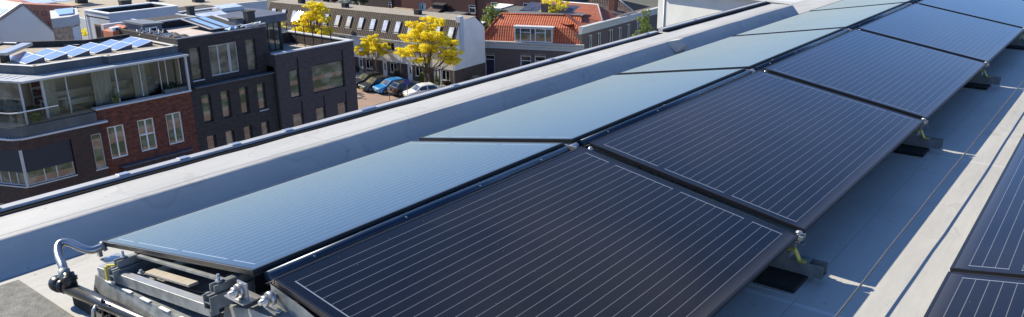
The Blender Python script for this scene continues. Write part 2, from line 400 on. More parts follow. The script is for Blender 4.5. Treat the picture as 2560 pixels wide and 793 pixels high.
def thing(name, label, cat, loc, group=None):
    o = bpy.data.objects.new(name, None); COL.objects.link(o); o.location = loc; o.empty_display_size = .2
    o['label'] = label; o['category'] = cat
    if group: o['group'] = group
    return o
def tag(o, label, cat, group=None):
    o['label'] = label; o['category'] = cat
    if group: o['group'] = group
    return o
def struct(o, kind='structure'): o['kind'] = kind; return o
def dup(root, loc, rot=None, label=None):
    def cp(o, par):
        c = o.copy(); COL.objects.link(c)
        if par is not None: c.parent = par
        for ch in list(o.children): cp(ch, c)
        return c
    r = cp(root, None); r.location = loc
    if rot is not None: r.rotation_euler = rot
    if label: r['label'] = label
    return r
def window(T, fr, u0, u1, w0, w1, v, fm='whitepaint', gm='pglass', us=(), ws=(), fw=.06, sill=None, fd=.06):
    m = M(T, fr)
    m.box(u0, u0 + fw, v, v + fd, w0, w1); m.box(u1 - fw, u1, v, v + fd, w0, w1)
    m.box(u0 + fw, u1 - fw, v, v + fd, w0, w0 + fw); m.box(u0 + fw, u1 - fw, v, v + fd, w1 - fw, w1)
    for u in us: m.box(u - fw / 2, u + fw / 2, v + .004, v + fd - .004, w0 + fw, w1 - fw)
    for w in ws: m.box(u0 + fw, u1 - fw, v + .008, v + fd - .008, w - fw / 2, w + fw / 2)
    o = m.build('window', fm)
    g = M(T, fr); g.box(u0 + fw * .5, u1 - fw * .5, v + fd * .55, v + fd * .55 + .02, w0 + fw * .5, w1 - fw * .5); g.build('pane', gm, o)
    if sill:
        k = M(T, fr); k.box(u0 - .05, u1 + .05, sill, v, w0 - .07, w0 - .002); k.build('sill', 'coping', o)
    return o
def door(T, fr, u0, u1, w0, w1, v, mat, pane=True, fm='whitepaint', fan=0.0):
    m = M(T, fr); m.box(u0, u0 + .08, v - .02, v + .06, w0, w1).box(u1 - .08, u1, v - .02, v + .06, w0, w1).box(u0 + .08, u1 - .08, v - .02, v + .06, w1 - .08, w1)
    if fan: m.box(u0 + .08, u1 - .08, v - .015, v + .055, w1 - fan - .06, w1 - fan)
    o = m.build('door_frame', fm)
    if fan: g = M(T, fr); g.box(u0 + .08, u1 - .08, v + .02, v + .03, w1 - fan, w1 - .08); g.build('fanlight', 'dglass', o)
    m = M(T, fr); m.box(u0 + .085, u1 - .085, v + .0, v + .045, w0 + .005, w1 - (fan or .08) - .065 * bool(fan) - .005); o = m.build('door', mat)
    if pane:
        g = M(T, fr); c = (u0 + u1) / 2; g.box(c - .14, c + .14, v, v + .012, w0 + .9, w1 - .35 - fan); g.build('pane', 'dglass', o)
    h = M(T, fr); h.box(u1 - .2, u1 - .15, v - .04, v + .012, w0 + 1.0, w0 + 1.1); h.build('handle', 'alu', o)
    return o

# ------------------------------------------------------------------ camera
f_, cx, cy = 1998.67, 1329.54, 397.85
a, b, c = -.65324, .31841, -.00575
fwd = Vector((math.sin(a) * math.cos(b), math.cos(a) * math.cos(b), -math.sin(b))); rgt = Vector((math.cos(a), -math.sin(a), 0)); upv = rgt.cross(fwd)
r2 = math.cos(c) * rgt + math.sin(c) * upv; u2 = -math.sin(c) * rgt + math.cos(c) * upv
cam = bpy.data.cameras.new('camera'); co = bpy.data.objects.new('camera', cam); COL.objects.link(co)
Mx = Matrix((r2, u2, -fwd)).transposed().to_4x4(); Mx.translation = (1.958, -2.92847, 1.43389); co.matrix_world = Mx
cam.sensor_width = 36; cam.lens = f_ / 2560 * 36; cam.shift_x = (1280 - cx) / 2560; cam.shift_y = (cy - 396.5) / 2560
cam.clip_start = .05; cam.clip_end = 3000
scn.camera = co

# ------------------------------------------------------------------ light
SUN = Vector((-.270, -.056, .187)).normalized(); EL = math.asin(SUN.z); AZ = math.atan2(SUN.x, SUN.y)
l = bpy.data.lights.new('sun', 'SUN'); l.energy = 5.0; l.angle = R(.5); l.color = (1, .90, .71)
lo = bpy.data.objects.new('sun', l); COL.objects.link(lo); lo.rotation_euler = SUN.to_track_quat('Z', 'Y').to_euler()
w = bpy.data.worlds.new('World'); scn.world = w; w.use_nodes = True; nt = w.node_tree; bg = nt.nodes['Background']
sk = nt.nodes.new('ShaderNodeTexSky'); sk.sky_type = 'NISHITA'; sk.sun_disc = False; sk.sun_elevation = EL; sk.sun_rotation = AZ % (2 * math.pi)
sk.air_density = 1.2; sk.dust_density = .15; sk.ozone_density = 2.5
# thin high cloud over the blue
tc = nt.nodes.new('ShaderNodeTexCoord'); mp = nt.nodes.new('ShaderNodeMapping'); mp.inputs['Scale'].default_value = (1, 1, 3.2); nt.links.new(tc.outputs['Generated'], mp.inputs[0])
cl = ramp(nt, noise(nt, mp.outputs[0], 2.3, 7, .6), .52, .85)
tn = nt.nodes.new('ShaderNodeMix'); tn.data_type = 'RGBA'; tn.blend_type = 'MULTIPLY'; tn.inputs[0].default_value = 1; nt.links.new(sk.outputs[0], tn.inputs[6]); sz = nt.nodes.new('ShaderNodeSeparateXYZ'); nt.links.new(tc.outputs['Generated'], sz.inputs[0])
nt.links.new(mixc(nt, ramp(nt, sz.outputs[2], .0, .5), (.95, 1.25, 2.1), (.63, .93, 1.33)), tn.inputs[7])
sx = mixc(nt, mth(nt, 'MULTIPLY', cl, .3), tn.outputs[2], (8.0, 8.6, 9.6))
# added, unseen, for the panel glow: soft warm bank of cloud past the roof
dt = nt.nodes.new('ShaderNodeVectorMath'); dt.operation = 'DOT_PRODUCT'; nt.links.new(tc.outputs['Generated'], dt.inputs[0]); dt.inputs[1].default_value = Vector((-.30, .83, .52)).normalized()
added_bank = mth(nt, 'MULTIPLY', ramp(nt, dt.outputs['Value'], .95, .998), ramp(nt, noise(nt, mp.outputs[0], 3.1, 6, .6), .3, .7))
sx = mixc(nt, mth(nt, 'MULTIPLY', added_bank, .28), sx, (9.0, 7.8, 7.2))
nt.links.new(sx, bg.inputs[0]); bg.inputs[1].default_value = .074
scn.view_settings.view_transform = 'Standard'; scn.view_settings.look = 'None'; scn.view_settings.exposure = .66; scn.view_settings.gamma = 1

# ------------------------------------------------------------------ the roof we stand on
XB, XT = -1.49, -1.585
m = M(); m.prism([(-1.95, -14), (9, -14), (9, 24), (-1.95, 24)], -.3, 0.0)
struct(m.build('flat_roof', 'roof', None))
m = M(); m.prism([(-1.9, -13.9), (8.9, -13.9), (8.9, 23.9), (-1.9, 23.9)], G, -.302)
tag(m.build('apartment_block', 'hostwall', None), 'tall brick block under the flat roof that carries the black solar panels', 'building')
par = thing('roof_parapet', 'low membrane covered parapet along the street edge of the roof with the solar panels', 'parapet', (-1.7, -4, 0))
m = M(par)
def ring(y, pts): return [(x, y, z) for x, z in pts]
prof = [(-1.985, 0), (-1.985, .10), (-1.915, .108), (-1.66, .112), (-1.60, .113), (-1.586, .110), (-1.578, .103), (-1.50, .012), (-1.44, .002)]
ys = [-6 + .25 * i for i in range(53)] + [7.1]
wob = random.Random(3)
rings = []
for y in ys: rings.append([(x + (wob.uniform(-.004, .004) if 2 < i < 8 else 0), y, z + (wob.uniform(-.0015, .002) if 1 < i < 6 else 0)) for i, (x, z) in enumerate(prof)])
n = len(prof); i0 = len(m.v)
for rg in rings: m.v += [m.P(p) for p in rg]
for k in range(len(ys) - 1):
    for j in range(n - 1):
        x = i0 + k * n + j; m.f.append((x, x + 1, x + n + 1, x + n)); m.sm.append(True)
m.face([(x, 7.1, z) for x, z in prof] + [(-1.44, 7.1, -.01), (-1.985, 7.1, -.01)]); m.face([(x, -6, z) for x, z in reversed(prof)])
m.build('upstand', 'upstand')
for s0, s1, dx, dz in ((-6, 4.26, 0, 0), (4.34, 7.1, -.0, .012)):
    m = M(par); m.box(-1.972 + dx, -1.918 + dx, s0, s1, .09, .127 + dz); m.build('edge_trim', 'trim', bevel=.003)
    m = M(par); m.box(-1.917 + dx, -1.874 + dx, s0, s1, .085, .1135 + dz); m.box(-1.988 + dx, -1.973 + dx, s0, s1, .06, .124 + dz); m.build('dark_edge_and_shade', 'dark_edge_and_shade')  # inner black strip paints the shade beside the trim; outer strip is the lip
for y in (-1.76, -1.18, -.86, -.55, -.2, .42, 1.25, 2.45, 4.05, 5.1):
    m = M(par); s = .028 if y != .42 else .06; m.box(-1.965, -1.925, y - s, y + s, .1275, .132 if y < 4.3 else .143); m.build('joint_plate', 'alu', bevel=.002)
m = M(par)      # folded membrane patch on the inner corner
for k in range(7):
    t = k / 6; 
fold = [(-1.60, 3.80, .114), (-1.60, 4.02, .114), (-1.50, 3.86, .135), (-1.50, 3.98, .135), (-1.455, 3.90, .075), (-1.455, 3.96, .075), (-1.49, 3.82, .02), (-1.49, 4.02, .02)]
for q in ((0, 2, 3, 1), (2, 4, 5, 3), (4, 6, 7, 5), (0, 6, 4, 2), (1, 3, 5, 7)): m.face([fold[i] for i in q], True)
m.build('membrane_fold', 'upstand')

# ------------------------------------------------------------------ solar panels
TILT, W, GX, PY, LL, L0, HR = .16977, 1.0227, .0479, 2.0466, 1.98, 1.6351, .36
def make_panel(length, label, loc, rot):
    T = thing('solar_module', label, 'solar panel', loc)
    T.location = (0, 0, 0)
    m = M(T); t = .011; h = .017
    m.box(0, t, 0, length, -h, .0015).box(W - t, W, 0, length, -h, .0015).box(t, W - t, 0, t, -h, .0015).box(t, W - t, length - t, length, -h, .0015)
    m.build('frame', 'frame', bevel=.0015)
    m = M(T); m.box(t, W - t, t, length - t, -.006, 0); m.build('glass', cellm('cells_%d' % int(length * 100), length, W))
    m = M(T); m.box(.35, .65, .08, .2, -.03, -.007); m.build('junction_box', 'blackplastic')
    T.location = loc; T.rotation_euler = rot
    return T
RL = (0, TILT, math.pi); RR = (0, TILT, 0)
nth = ['nearest', 'second', 'third', 'fourth', 'fifth', 'sixth']
GL, GR = 'solar panels of the row tilted towards the parapet', 'solar panels of the row tilted away from the parapet'
def lab(side, j):
    if side == 'L': return 'shorter black solar panel reflecting pale sky, nearest of the parapet side row' if j == 0 else 'black solar panel reflecting pale sky, %s from the near end of the parapet row' % nth[j]
    return 'shorter black panel with thin white lines, nearest of the middle row' if j == 0 else 'dark panel with thin white lines, %s from the near end of the middle row' % nth[j]
pl0 = make_panel(L0, lab('L', 0), (-GX, -.0666, HR), RL); pl0['group'] = GL
pr0 = make_panel(L0, lab('R', 0), (GX, -.0666 - L0 + .002, HR), RR); pr0['group'] = GR
pr1 = make_panel(LL, lab('R', 1), (GX, .002, HR), RR); pr1['group'] = GR
for j in range(2, 6): dup(pr1, (GX, (j - 1) * PY + .002, HR), RR, lab('R', j))
for j in range(1, 6):
    o = dup(pr1, (-GX, (j - 1) * PY + LL, HR), RL, lab('L', j)); o['group'] = GL
GS = 'solar panels of the next row at the right'
SL = ['nearest panel in the row cut off by the right edge of the photo', 'second panel from the near end of the row cut off by the right edge', 'third panel from the near end of the row cut off by the right edge']
lowz = HR - W * math.sin(TILT); cw = W * math.cos(TILT)
for j in range(3):
    yaw = .0145; y = -2.025 + j * 2.01
    xlow = 1.549 - yaw * (y + .03)
    # same mesh as the left row: low edge at the left, ridge at the right
    o = dup(pr1, (xlow + cw, y + LL, HR), (0, TILT, math.pi + yaw), SL[j]); o['group'] = GS

# ridge tubes, strips with shadow-shaped teeth, clamps between the two tilted rows
tubs = [(-.0666 - L0, -.09)] + [((j - 1) * PY + .005, (j - 1) * PY + LL - .01) for j in range(1, 6)]
tl = ['near the hose end', 'second from the near end', 'third from the near end', 'fourth from the near end', 'fifth from the near end', 'sixth from the near end']
for j, (y0, y1) in enumerate(tubs):
    T = thing('ridge_tube', 'dark blue metal ridge tube between the two panel rows, ' + tl[j], 'tube', (-.005, y0, .3), 'tubes along the ridge of the panel rows')
    m = M(T); m.tube([(-.016, y0 + .03, .334), (-.016, (y0 + y1) / 2, .334), (-.016, y1, .334)], .021, 16); m.build('tube', 'bluemetal')
    m = M(T)
    for k in range(4):
        y = y0 + (y1 - y0) * (.12 + .25 * k); m.tube([(-.016 + .0145, y, .334 + .0145), (-.016 + .016, y, .334 + .016)], .004, 10)
    m.build('rivet', 'alu')
    m = M(T); n = int((y1 - y0) / .012)
    pts = [(.012, y0, .293)] ; 
    m.face([(.018, y0, .338), (.046, y0, .352), (.046, y1, .352), (.018, y1, .338)]); m.face([(.018, y0, .332), (.018, y1, .332), (.046, y1, .346), (.046, y0, .346)])
    for k in range(n): m.face([(.009, y0 + k * .012, .3335), (.018, y0 + k * .012, .338), (.018, y0 + k * .012 + .006, .338), (.009, y0 + k * .012 + .006, .3335)])  # teeth give shape to a shadow's jagged edge on the sunlit metal
    m.build('shadow_toothed_strip', 'tanstrip')
    m = M(T); m.box(-.0475, -.0435, y0, y1, .28, .3375); m.build('side_strip', 'dark_edge_and_shade')

# supports under each joint of the rows
def support(y, k):
    T = thing('panel_support', 'grey steel cross beam under the %s joint of the row sloping away from the parapet' % nth[k], 'support beam', (0, y, 0), 'cross beams under the panel rows')
    m = M(T); m.box(-1.0, 1.16, y - .03, y + .03, .030, .034).box(-1.0, 1.16, y - .03, y - .026, .034, .082).box(-1.0, 1.16, y + .026, y + .03, .034, .082)
    m.box(-.98, 1.10, y - .026, y + .026, .077, .081); m.build('beam', 'galvdull')
    m = M(T); m.box(.88, 1.03, y - .035, y + .035, .083, .112).box(1.0, 1.02, y - .02, y + .02, .112, .135); m.build('saddle', 'galvdull', bevel=.003)
    m = M(T); m.bar((1.046, y - .03, .128), (1.068, y - .03, .086), .026, .005).bar((1.062, y - .03, .086), (1.092, y - .03, .085), .026, .005).bar((1.02, y - .03, .122), (1.048, y - .03, .128), .026, .005); m.build('strap', 'yellow')
    m = M(T); m.bar((1.03, y, .12), (1.04, y, .17), .03, .01); m.box(1.035, 1.075, y - .03, y - .005, .150, .154).box(1.045, 1.066, y - .022, y + .022, .163, .178); m.build('bracket', 'galv')
    m = M(T); m.tube([(1.045, y, .15), (1.045, y, .194)], .007, 8).tube([(1.045, y, .187), (1.045, y, .191)], .013, 8); m.build('clamp', 'alu')
    for s_ in (-1, 1):
        m = M(T); m.bar((s_ * .055, y, .322), (s_ * .885, y, .181), .085, .012); m.bar((s_ * .055, y, .330), (s_ * .885, y, .189), .03, .01); m.build('gap_channel', 'bluemetal')
    m = M(T); m.bar((.05, y, .083), (.05, y, .3), .03, .03).bar((-.05, y, .083), (-.05, y, .3), .03, .03); m.box(-.06, .06, y - .02, y + .02, .295, .299); m.build('ridge_post', 'galvdull')
    m = M(T); m.tube([(-.02, y - .03, .335), (-.02, y + .03, .335)], .016, 10).box(-.045, .02, y - .035, y - .025, .3, .352).box(.028, .07, y - .03, y - .018, .315, .345); m.build('ridge_clamp', 'alu')
    m = M(T); m.tube([(.075, y, .3), (.075, y, .355)], .007, 8).tube([(.075, y, .34), (.075, y, .347)], .013, 8); m.build('bolt', 'alu')
    r = M(None); r.box(.72, 1.10, y - .155, y + .0, .004, .022)
    tag(r.build('rubber_mat', 'mat', None, bevel=.004), 'black ribbed rubber mat under the %s cross beam at the low edge' % nth[k], 'rubber mat', 'rubber mats under the cross beams')
    r = M(None); r.box(.70, 1.12, y - .175, y + .02, .0005, .004)
    tag(r.build('membrane_patch', 'roof', None), 'thin grey patch of membrane beneath the %s rubber mat' % nth[k], 'patch', 'membrane patches under the mats')
for k in range(5): support(k * PY - .033, k)

# lightning wire on the strip between the rows
T = thing('lightning_wire', 'thin aluminium wire running straight along the roof between the panel rows', 'wire', (1.31, 0, 0))
wr = random.Random(5); path = []
for k in range(60):
    y = -3 + k * .25; path.append((1.313 + wr.uniform(-.0012, .0012), y, .078 + .004 * math.sin(y * 1.3) + wr.uniform(-.0008, .0008)))
m = M(T); m.tube(path, .0040, 8); m.build('wire', plain('weathered_wire', (.11, .115, .125), .6, 0, .2, 20))
for y in (-2.9, 8.6):
    m = M(T); m.tube([(1.313, y, 0), (1.313, y, .012), (1.313, y, .02), (1.313, y, .075)], [.04, .038, .008, .006], 12); m.build('wire_holder', 'galvdull')

# ------------------------------------------------------------------ mounting frame at the near end
T = thing('mounting_frame', 'galvanised steel mounting frame sticking out under the near end of the left row', 'mounting frame', (-.6, -1.72, 0))
def chan(m, p0, p1, w, h, t=.004):
    """open channel (top open)"""
    p0, p1 = Vector(p0), Vector(p1); d = (p1 - p0).normalized(); sd = d.cross(Vector((0, 0, 1))).normalized(); up = sd.cross(d)
    for off, ww, hh in ((up * (-h / 2), w, t), (sd * (w / 2), t, h), (sd * (-w / 2), t, h)):
        m.bar(p0 + off, p1 + off, ww, hh)
m = M(T); m.bar((-.93, -1.768, .128), (-.178, -1.768, .214), .032, .040); m.build('cross_beam', 'galv', bevel=.002)
m = M(T); m.bar((-.93, -1.768, .1492), (-.178, -1.768, .2352), .026, .002); m.build('beam_lip', 'alu')
for x_, zc in ((-.158, .257), (-.787, .160)):
    m = M(T); chan(m, (x_, -1.80, zc), (x_, -1.2, zc), .036, .046); m.bar((x_, -1.80, zc + .0005), (x_, -1.2, zc + .0005), .028, .003); m.bar((x_, -1.795, zc + .0225), (x_, -1.2, zc + .0225), .010, .002); m.build('rail', 'galv')
    m = M(T); chan(m, (x_ - .004, -1.775, zc + .0365), (x_ - .004, -1.3, zc + .0365), .024, .026); m.bar((x_ - .004, -1.73, zc + .0495), (x_ - .004, -1.3, zc + .0495), .022, .003); m.build('clamp_tube', 'galv')
def bolt(m, x, y, z, h=.03): m.tube([(x, y, z), (x, y, z + h)], .005, 8).tube([(x, y, z + .004), (x, y, z + .011)], .0115, 6)
m = M(T); bolt(m, -.162, -1.75, .304); bolt(m, -.791, -1.745, .207); bolt(m, -.70, -1.735, .165, .02); bolt(m, -.235, -1.73, .23, .015); m.build('bolt', 'alu')
m = M(T); m.bar((-.76, -1.705, .212), (-.18, -1.705, .285), .016, .008); m.bar((-.76, -1.735, .148), (-.18, -1.735, .212), .03, .004); m.build('slat', 'galv')
m = M(T); m.bar((-.90, -1.6, .10), (-.12, -1.6, .235), .22, .004); m.build('tray_sheet', 'galvdull')
m = M(T); m.bar((-.66, -1.722, .186), (-.37, -1.722, .224), .036, .010); m.build('ballast_paver', 'paver', bevel=.002)
m = M(T); m.box(-.06, -.012, -1.75, -1.745, .292, .345).box(-.10, .0, -1.775, -1.71, .288, .292); m.build('end_plate', 'alu')
m = M(T); m.tube([(-.048, -1.79, .315), (-.048, -1.74, .315)], .008, 8).tube([(-.048, -1.775, .315), (-.048, -1.763, .315)], .017, 6).tube([(-.048, -1.76, .315), (-.048, -1.75, .315)], .022, 14); m.build('end_bolt', 'alu')
m = M(T); m.box(-1.056, -1.036, -1.725, -1.712, .135, .165).box(-1.03, -.9, -1.73, -1.66, .128, .132); m.build('corner_plate', 'alu')
m = M(T); m.bar((-.828, -1.79, .13), (-.828, -1.79, .185), .012, .02).bar((-.828, -1.79, .187), (-.79, -1.76, .19), .012, .004); m.build('strap', 'yellow')
# ballast tray on the roof
T = thing('ballast_tray', 'slotted galvanised ballast tray lying on the roof under the mounting frame', 'tray', (-.8, -1.72, 0))
m = M(T)
m.face([(-.955, -1.80, .055), (-.25, -1.82, .085), (-.25, -1.80, .15), (-.955, -1.785, .108)]); m.face([(-.955, -1.785, .108), (-.25, -1.80, .15), (-.25, -1.5, .15), (-.955, -1.5, .108)])
m.face([(-.955, -1.80, .055), (-.955, -1.785, .108), (-.955, -1.5, .108), (-.955, -1.5, .055)]); m.build('side_plate', 'galv')
m = M(T)
for k in range(5):
    x = -.86 + .13 * k; t = (x + .955) / .705; y = -1.786 - .015 * t; z = .1085 + .042 * t
    m.bar((x, y, z + .003), (x + .06, y - .001, z + .0066), .012, .003)
m.build('slot_lip', 'whitepaint')
m = M(T); m.box(-1.0, -.2, -1.86, -1.815, .004, .05); m.box(-.98, -.2, -1.80, -1.5, .004, .04); m.build('grating', 'mat')
m = M(T)
for k in range(9):
    x = -.965 + .06 * k; m.bar((x, -1.866, .053), (x + .02, -1.812, .055), .006, .005)
m.build('grating_bar', 'galv')
# bracket under the near corner of the right row
T = thing('end_bracket', 'galvanised bracket with bolt under the near ridge corner of the dark lined panel', 'bracket', (.1, -1.7, 0))
m = M(T); m.face([(.045, -1.706, .347), (.045, -1.706, .290), (.30, -1.706, .235), (.34, -1.706, .275), (.19, -1.706, .318)]); m.face([(.045, -1.706, .290), (.045, -1.74, .286), (.32, -1.74, .225), (.30, -1.706, .235)])
m.face([(.045, -1.706, .29), (.3, -1.706, .235), (.3, -1.4, .23), (.045, -1.4, .285)]); m.build('side_plate', 'galv')
m = M(T); m.tube([(.07, -1.765, .315), (.07, -1.70, .315)], .008, 8).tube([(.07, -1.752, .315), (.07, -1.74, .315)], .017, 6).tube([(.07, -1.735, .315), (.07, -1.72, .315)], .022, 14); bolt(m, .235, -1.725, .25, .02); bolt(m, .1, -1.725, .275, .015); m.build('bolt', 'alu')
m = M(T); m.box(.03, .5, -1.66, -1.3, .05, .2); m.build('black_box', 'blackplastic')
T = thing('folded_plate', 'bent galvanised sheet below the ridge between the two near panels', 'metal plate', (0, -1.74, 0))
m = M(T)
pf = [(-.20, -1.72, .20), (-.02, -1.735, .252), (.06, -1.742, .262), (.12, -1.747, .25), (.26, -1.752, .18)]
for (a0, b0, c0), (a1, b1, c1) in zip(pf, pf[1:]):
    m.face([(a0, b0, c0), (a1, b1, c1), (a1, b1 + .3, c1), (a0, b0 + .3, c0)]); m.face([(a0, b0 - .02, c0 - .07), (a1, b1 - .02, c1 - .07), (a1, b1, c1), (a0, b0, c0)])
m.build('sheet', 'galv')
m = M(T); bolt(m, .09, -1.75, .245, .025); bolt(m, .0, -1.7, .255, .012); m.build('bolt', 'alu')
m = M(None); m.box(-.42, .12, -1.70, -1.45, .002, .14)
tag(m.build('ballast_block', 'slab', None, bevel=.006), 'grey concrete ballast block in the shade beneath the mounting frame', 'concrete block')

# cable pipe and steel hose
T = thing('cable_pipe', 'black plastic cable pipe with screw cap and side branch lying on the roof', 'pipe', (-1, -1.87, 0))
d = Vector((.30, .028, 0)).normalized(); p0 = Vector((-1.02, -1.872, .08))
m = M(T); m.tube([p0 + d * t for t in (0, .3, .8, 1.6)], .0235, 24); m.build('pipe_body', 'blackplastic')
m = M(T); m.tube([p0 + d * -.055, p0 + d * -.045, p0 + d * -.02, p0 + d * -.012], [.028, .031, .031, .026], 24); m.tube([p0 + d * -.03, p0 + d * .02], .026, 20); m.build('screw_cap', 'blackplastic')
m = M(T); m.tube([p0 + d * .05 + Vector((0, 0, .01)), p0 + d * .032 + Vector((-.008, .01, .055))], [.024, .020], 18); m.tube([p0 + d * .045 + Vector((-.003, .004, .03)), p0 + d * .04 + Vector((-.005, .007, .045))], .026, 18); m.build('branch', 'blackplastic')
m = M(T); m.box(-.80, -.60, -1.868, -1.83, .0, .05); m.tube([(-.745, -1.868, .04), (-.745, -1.86, .108)], .005, 8).tube([(-.70, -1.866, .04), (-.70, -1.856, .1)], .005, 8); m.build('saddle', 'blackplastic')
m = M(T); m.tube([(-.735, -1.905, .06), (-.735, -1.9, .085), (-.735, -1.885, .1)], .006, 8); m.build('screw', 'alu')
T = thing('steel_hose', 'corrugated flexible steel hose curving from the black pipe to the panel corner', 'hose', (-1.1, -1.8, .15))
ctrl = [Vector(p) for p in [(-1.002, -1.868, .128), (-1.035, -1.857, .150), (-1.095, -1.842, .166), (-1.145, -1.82, .182), (-1.155, -1.80, .192), (-1.135, -1.782, .190), (-1.09, -1.765, .176), (-1.055, -1.745, .166), (-1.045, -1.72, .168), (-1.04, -1.695, .174)]]
path = []
for k in range(len(ctrl) - 1):
    q0, q1, q2, q3 = ctrl[max(k - 1, 0)], ctrl[k], ctrl[k + 1], ctrl[min(k + 2, len(ctrl) - 1)]
    for s in range(10):
        t = s / 10; path.append(.5 * ((2 * q1) + (q2 - q0) * t + (2 * q0 - 5 * q1 + 4 * q2 - q3) * t * t + (3 * q1 - q0 - 3 * q2 + q3) * t ** 3))
m = M(T); m.tube(path, .0138, 14, ring=.14); m.build('corrugated_tube', 'flex')
m = M(T); m.tube([ctrl[0] + Vector((.004, -.003, -.012)), ctrl[0], ctrl[0] + Vector((-.016, .005, .011)), ctrl[0] + Vector((-.02, .006, .014))], [.019, .021, .021, .015], 8); m.tube([ctrl[-2] + Vector((.001, .012, .002)), ctrl[-1]], .021, 12); m.build('hose_fitting', 'galv')
m = M(None); m.prism([(-1.368, -1.902), (-1.40, -2.44), (-.87, -2.45), (-.884, -1.906)], .0005, .014)
tag(m.build('roof_tile', 'slab', None, bevel=.002), 'grey granulated protection tile lying loose on the roof beside the black pipe', 'tile')

# ------------------------------------------------------------------ ground
def sheet(name, mat, x0, x1, y0, y1, z, kind='structure'):
    m = M(); m.face([(x0, y0, z), (x1, y0, z), (x1, y1, z), (x0, y1, z)]); o = m.build(name, mat, None); o['kind'] = kind; return o
sheet('ground', 'soil', -1500, 1500, -1500, 1500, G)
sheet('street', 'street', -37, -10, -200, 56.5, G + .004)
sheet('side_street', 'street', -140, -37, 44.5, 61.2, G + .004)
sheet('grass_verge', 'grass', -31, -26, -200, 40, G + .008)
sheet('grass_verge', 'grass', -17, -13.5, -200, 40, G + .008)
sheet('grass_verge', 'grass', -10, -6.5, -200, 70, G + .006)
sheet('footpath', 'street', -6.5, -4.6, -200, 70, G + .006)
sheet('grass_verge', 'grass', -4.6, -2, -200, 70, G + .006)
m = M(); m.box(-41.9, -37, -200, 43, G, G + .12); m.build('pavement', 'pavement', None)['kind'] = 'structure'
m = M(None, (-72.08, 63.87, R(3.71), G)); m.box(-45, 40, -2.6, 0, 0, .12); m.build('pavement', 'pavement', None)['kind'] = 'structure'

# ------------------------------------------------------------------ street block at the left
A90 = R(90)
FRX = (-42.0, 0.0, A90, G)          # u = world y, v = distance behind the street front
# black brick house A
T = thing('black_brick_house', 'black brick corner house with a large square window and railed roof terrace', 'building', (-42, 27.4, G))
h1 = [(30.2, 32.93, 8.74, 10.6), (28.37, 29.17, 8.75, 10.6), (28.34, 29.19, 5.7, 7.65), (30.24, 31.04, 5.7, 7.65), (32.1, 32.95, 5.7, 7.63), (28.4, 29.3, 2.4, 4.6), (30.3, 31.3, 2.4, 4.6), (32, 32.95, 2.4, 4.6)]
rec = [(a_, b_, d_ + .012, d_ + .75) for a_, b_, c_, d_ in h1[:2]] + [(a_, b_, d_ + .012, d_ + .75) for a_, b_, c_, d_ in h1[2:5]]
m = M(T, FRX); m.wall(27.43, 33.93, 0, 11.8, h1 + rec, 0, .16)
m.box(27.43, 33.93, .25, 7, 0, 11.0)
m.box(27.43, 27.68, .002, 1.6, 0, 11.8); m.box(33.68, 33.929, .002, 7.2, 11.0, 11.8); m.box(27.69, 33.67, .17, .25, 10.8, 11.8); m.box(33.7, 33.929, .003, .25, 0, 11); m.box(27.43, 33.92, 6.9, 7.2, 11, 11.8)
for a_, b_, c_, d_ in rec: m.box(a_ + .001, b_ - .06, .05, .15, c_, d_ - .001)
m.build('wall', 'brick_slate')
m = M(T, FRX); m.box(27.38, 33.98, -.03, .32, 11.8, 11.88); m.box(33.63, 33.98, .32, 7.25, 11.801, 11.879); m.build('coping', 'coping', bevel=.01)
m = M(T, FRX); m.box(27.7, 33.66, .3, 6.9, 11.0, 11.03); m.build('terrace_floor', 'paver')
for k, (a_, b_, c_, d_) in enumerate(h1): window(T, FRX, a_, b_, c_, d_, .12, 'darkframe', 'pglass', (), (), .045)
m = M(T, FRX)
for x in (1.5, 2.5, 3.5, 4.5, 5.5, 6.5): m.bar((33.2, x, 11.03), (33.2, x, 12.55), .05, .05)
for u in (32.0, 31.0): m.bar((u, 6.4, 11.03), (u, 6.4, 12.3), .05, .05)
for z in (12.52, 11.9): m.bar((33.2, 1.5, z), (33.2, 6.5, z), .03, .03)
m.build('railing', 'darkframe')
for x, y in ((-45.2, 31.2), (-46.3, 32.0)):
    pass
# black brick house B with its upper storey and roof plant
T = thing('black_brick_house', 'black brick town house with three tall top windows and clutter on its roof', 'building', (-42, 21.6, G))
low = [(22.22, 22.85, 8.38, 10.1), (23.5, 24.12, 8.4, 10.1), (24.8, 25.41, 8.38, 10.1), (26.08, 26.68, 8.38, 10.1)]
low += [(a_, b_, 5.7, 7.54) for a_, b_, c_, d_ in low] + [(a_, b_, 2.6, 4.8) for a_, b_, c_, d_ in low]
top = [(22.25, 22.96, 10.93, 12.88), (23.53, 25.48, 10.95, 12.85), (26.07, 26.79, 10.84, 12.86)]
m = M(T, FRX); m.wall(21.62, 27.42, 0, 10.62, low, .3, .22); m.wall(21.62, 27.72, 10.62, 13.5, top, 1.0, .2)
m.face([(21.62, .3, 10.62), (27.42, .3, 10.62), (27.42, 1.0, 10.62), (21.62, 1.0, 10.62)])
m.face([(27.72, 1.0, 10.6), (27.72, 5, 10.6), (27.72, 5, 13.5), (27.72, 1, 13.5)]); m.face([(21.62, 9, 10.6), (21.62, 1, 10.6), (21.62, 1, 13.5), (21.62, 9, 13.5)])
m.box(21.63, 27.4, 1.25, 10, 0, 13.2); m.box(21.63, 27.4, .56, 1.2, 0, 10.55); m.box(21.63, 27.71, 1.215, 1.245, 12.9, 13.5); m.box(27.45, 27.71, 1.25, 5, 13.0, 13.49); m.box(21.63, 21.85, 1.25, 9, 13.0, 13.49)
m.build('wall', 'brick_black')
m = M(T, FRX); m.box(21.9, 27.42, .16, .62, 10.6, 10.68); m.box(21.6, 27.75, .96, 1.28, 13.5, 13.55); m.build('ledge', 'zincdark')
for a_, b_, c_, d_ in low: window(T, FRX, a_, b_, c_, d_, .46, 'darkframe', 'pglass', (), (), .04)
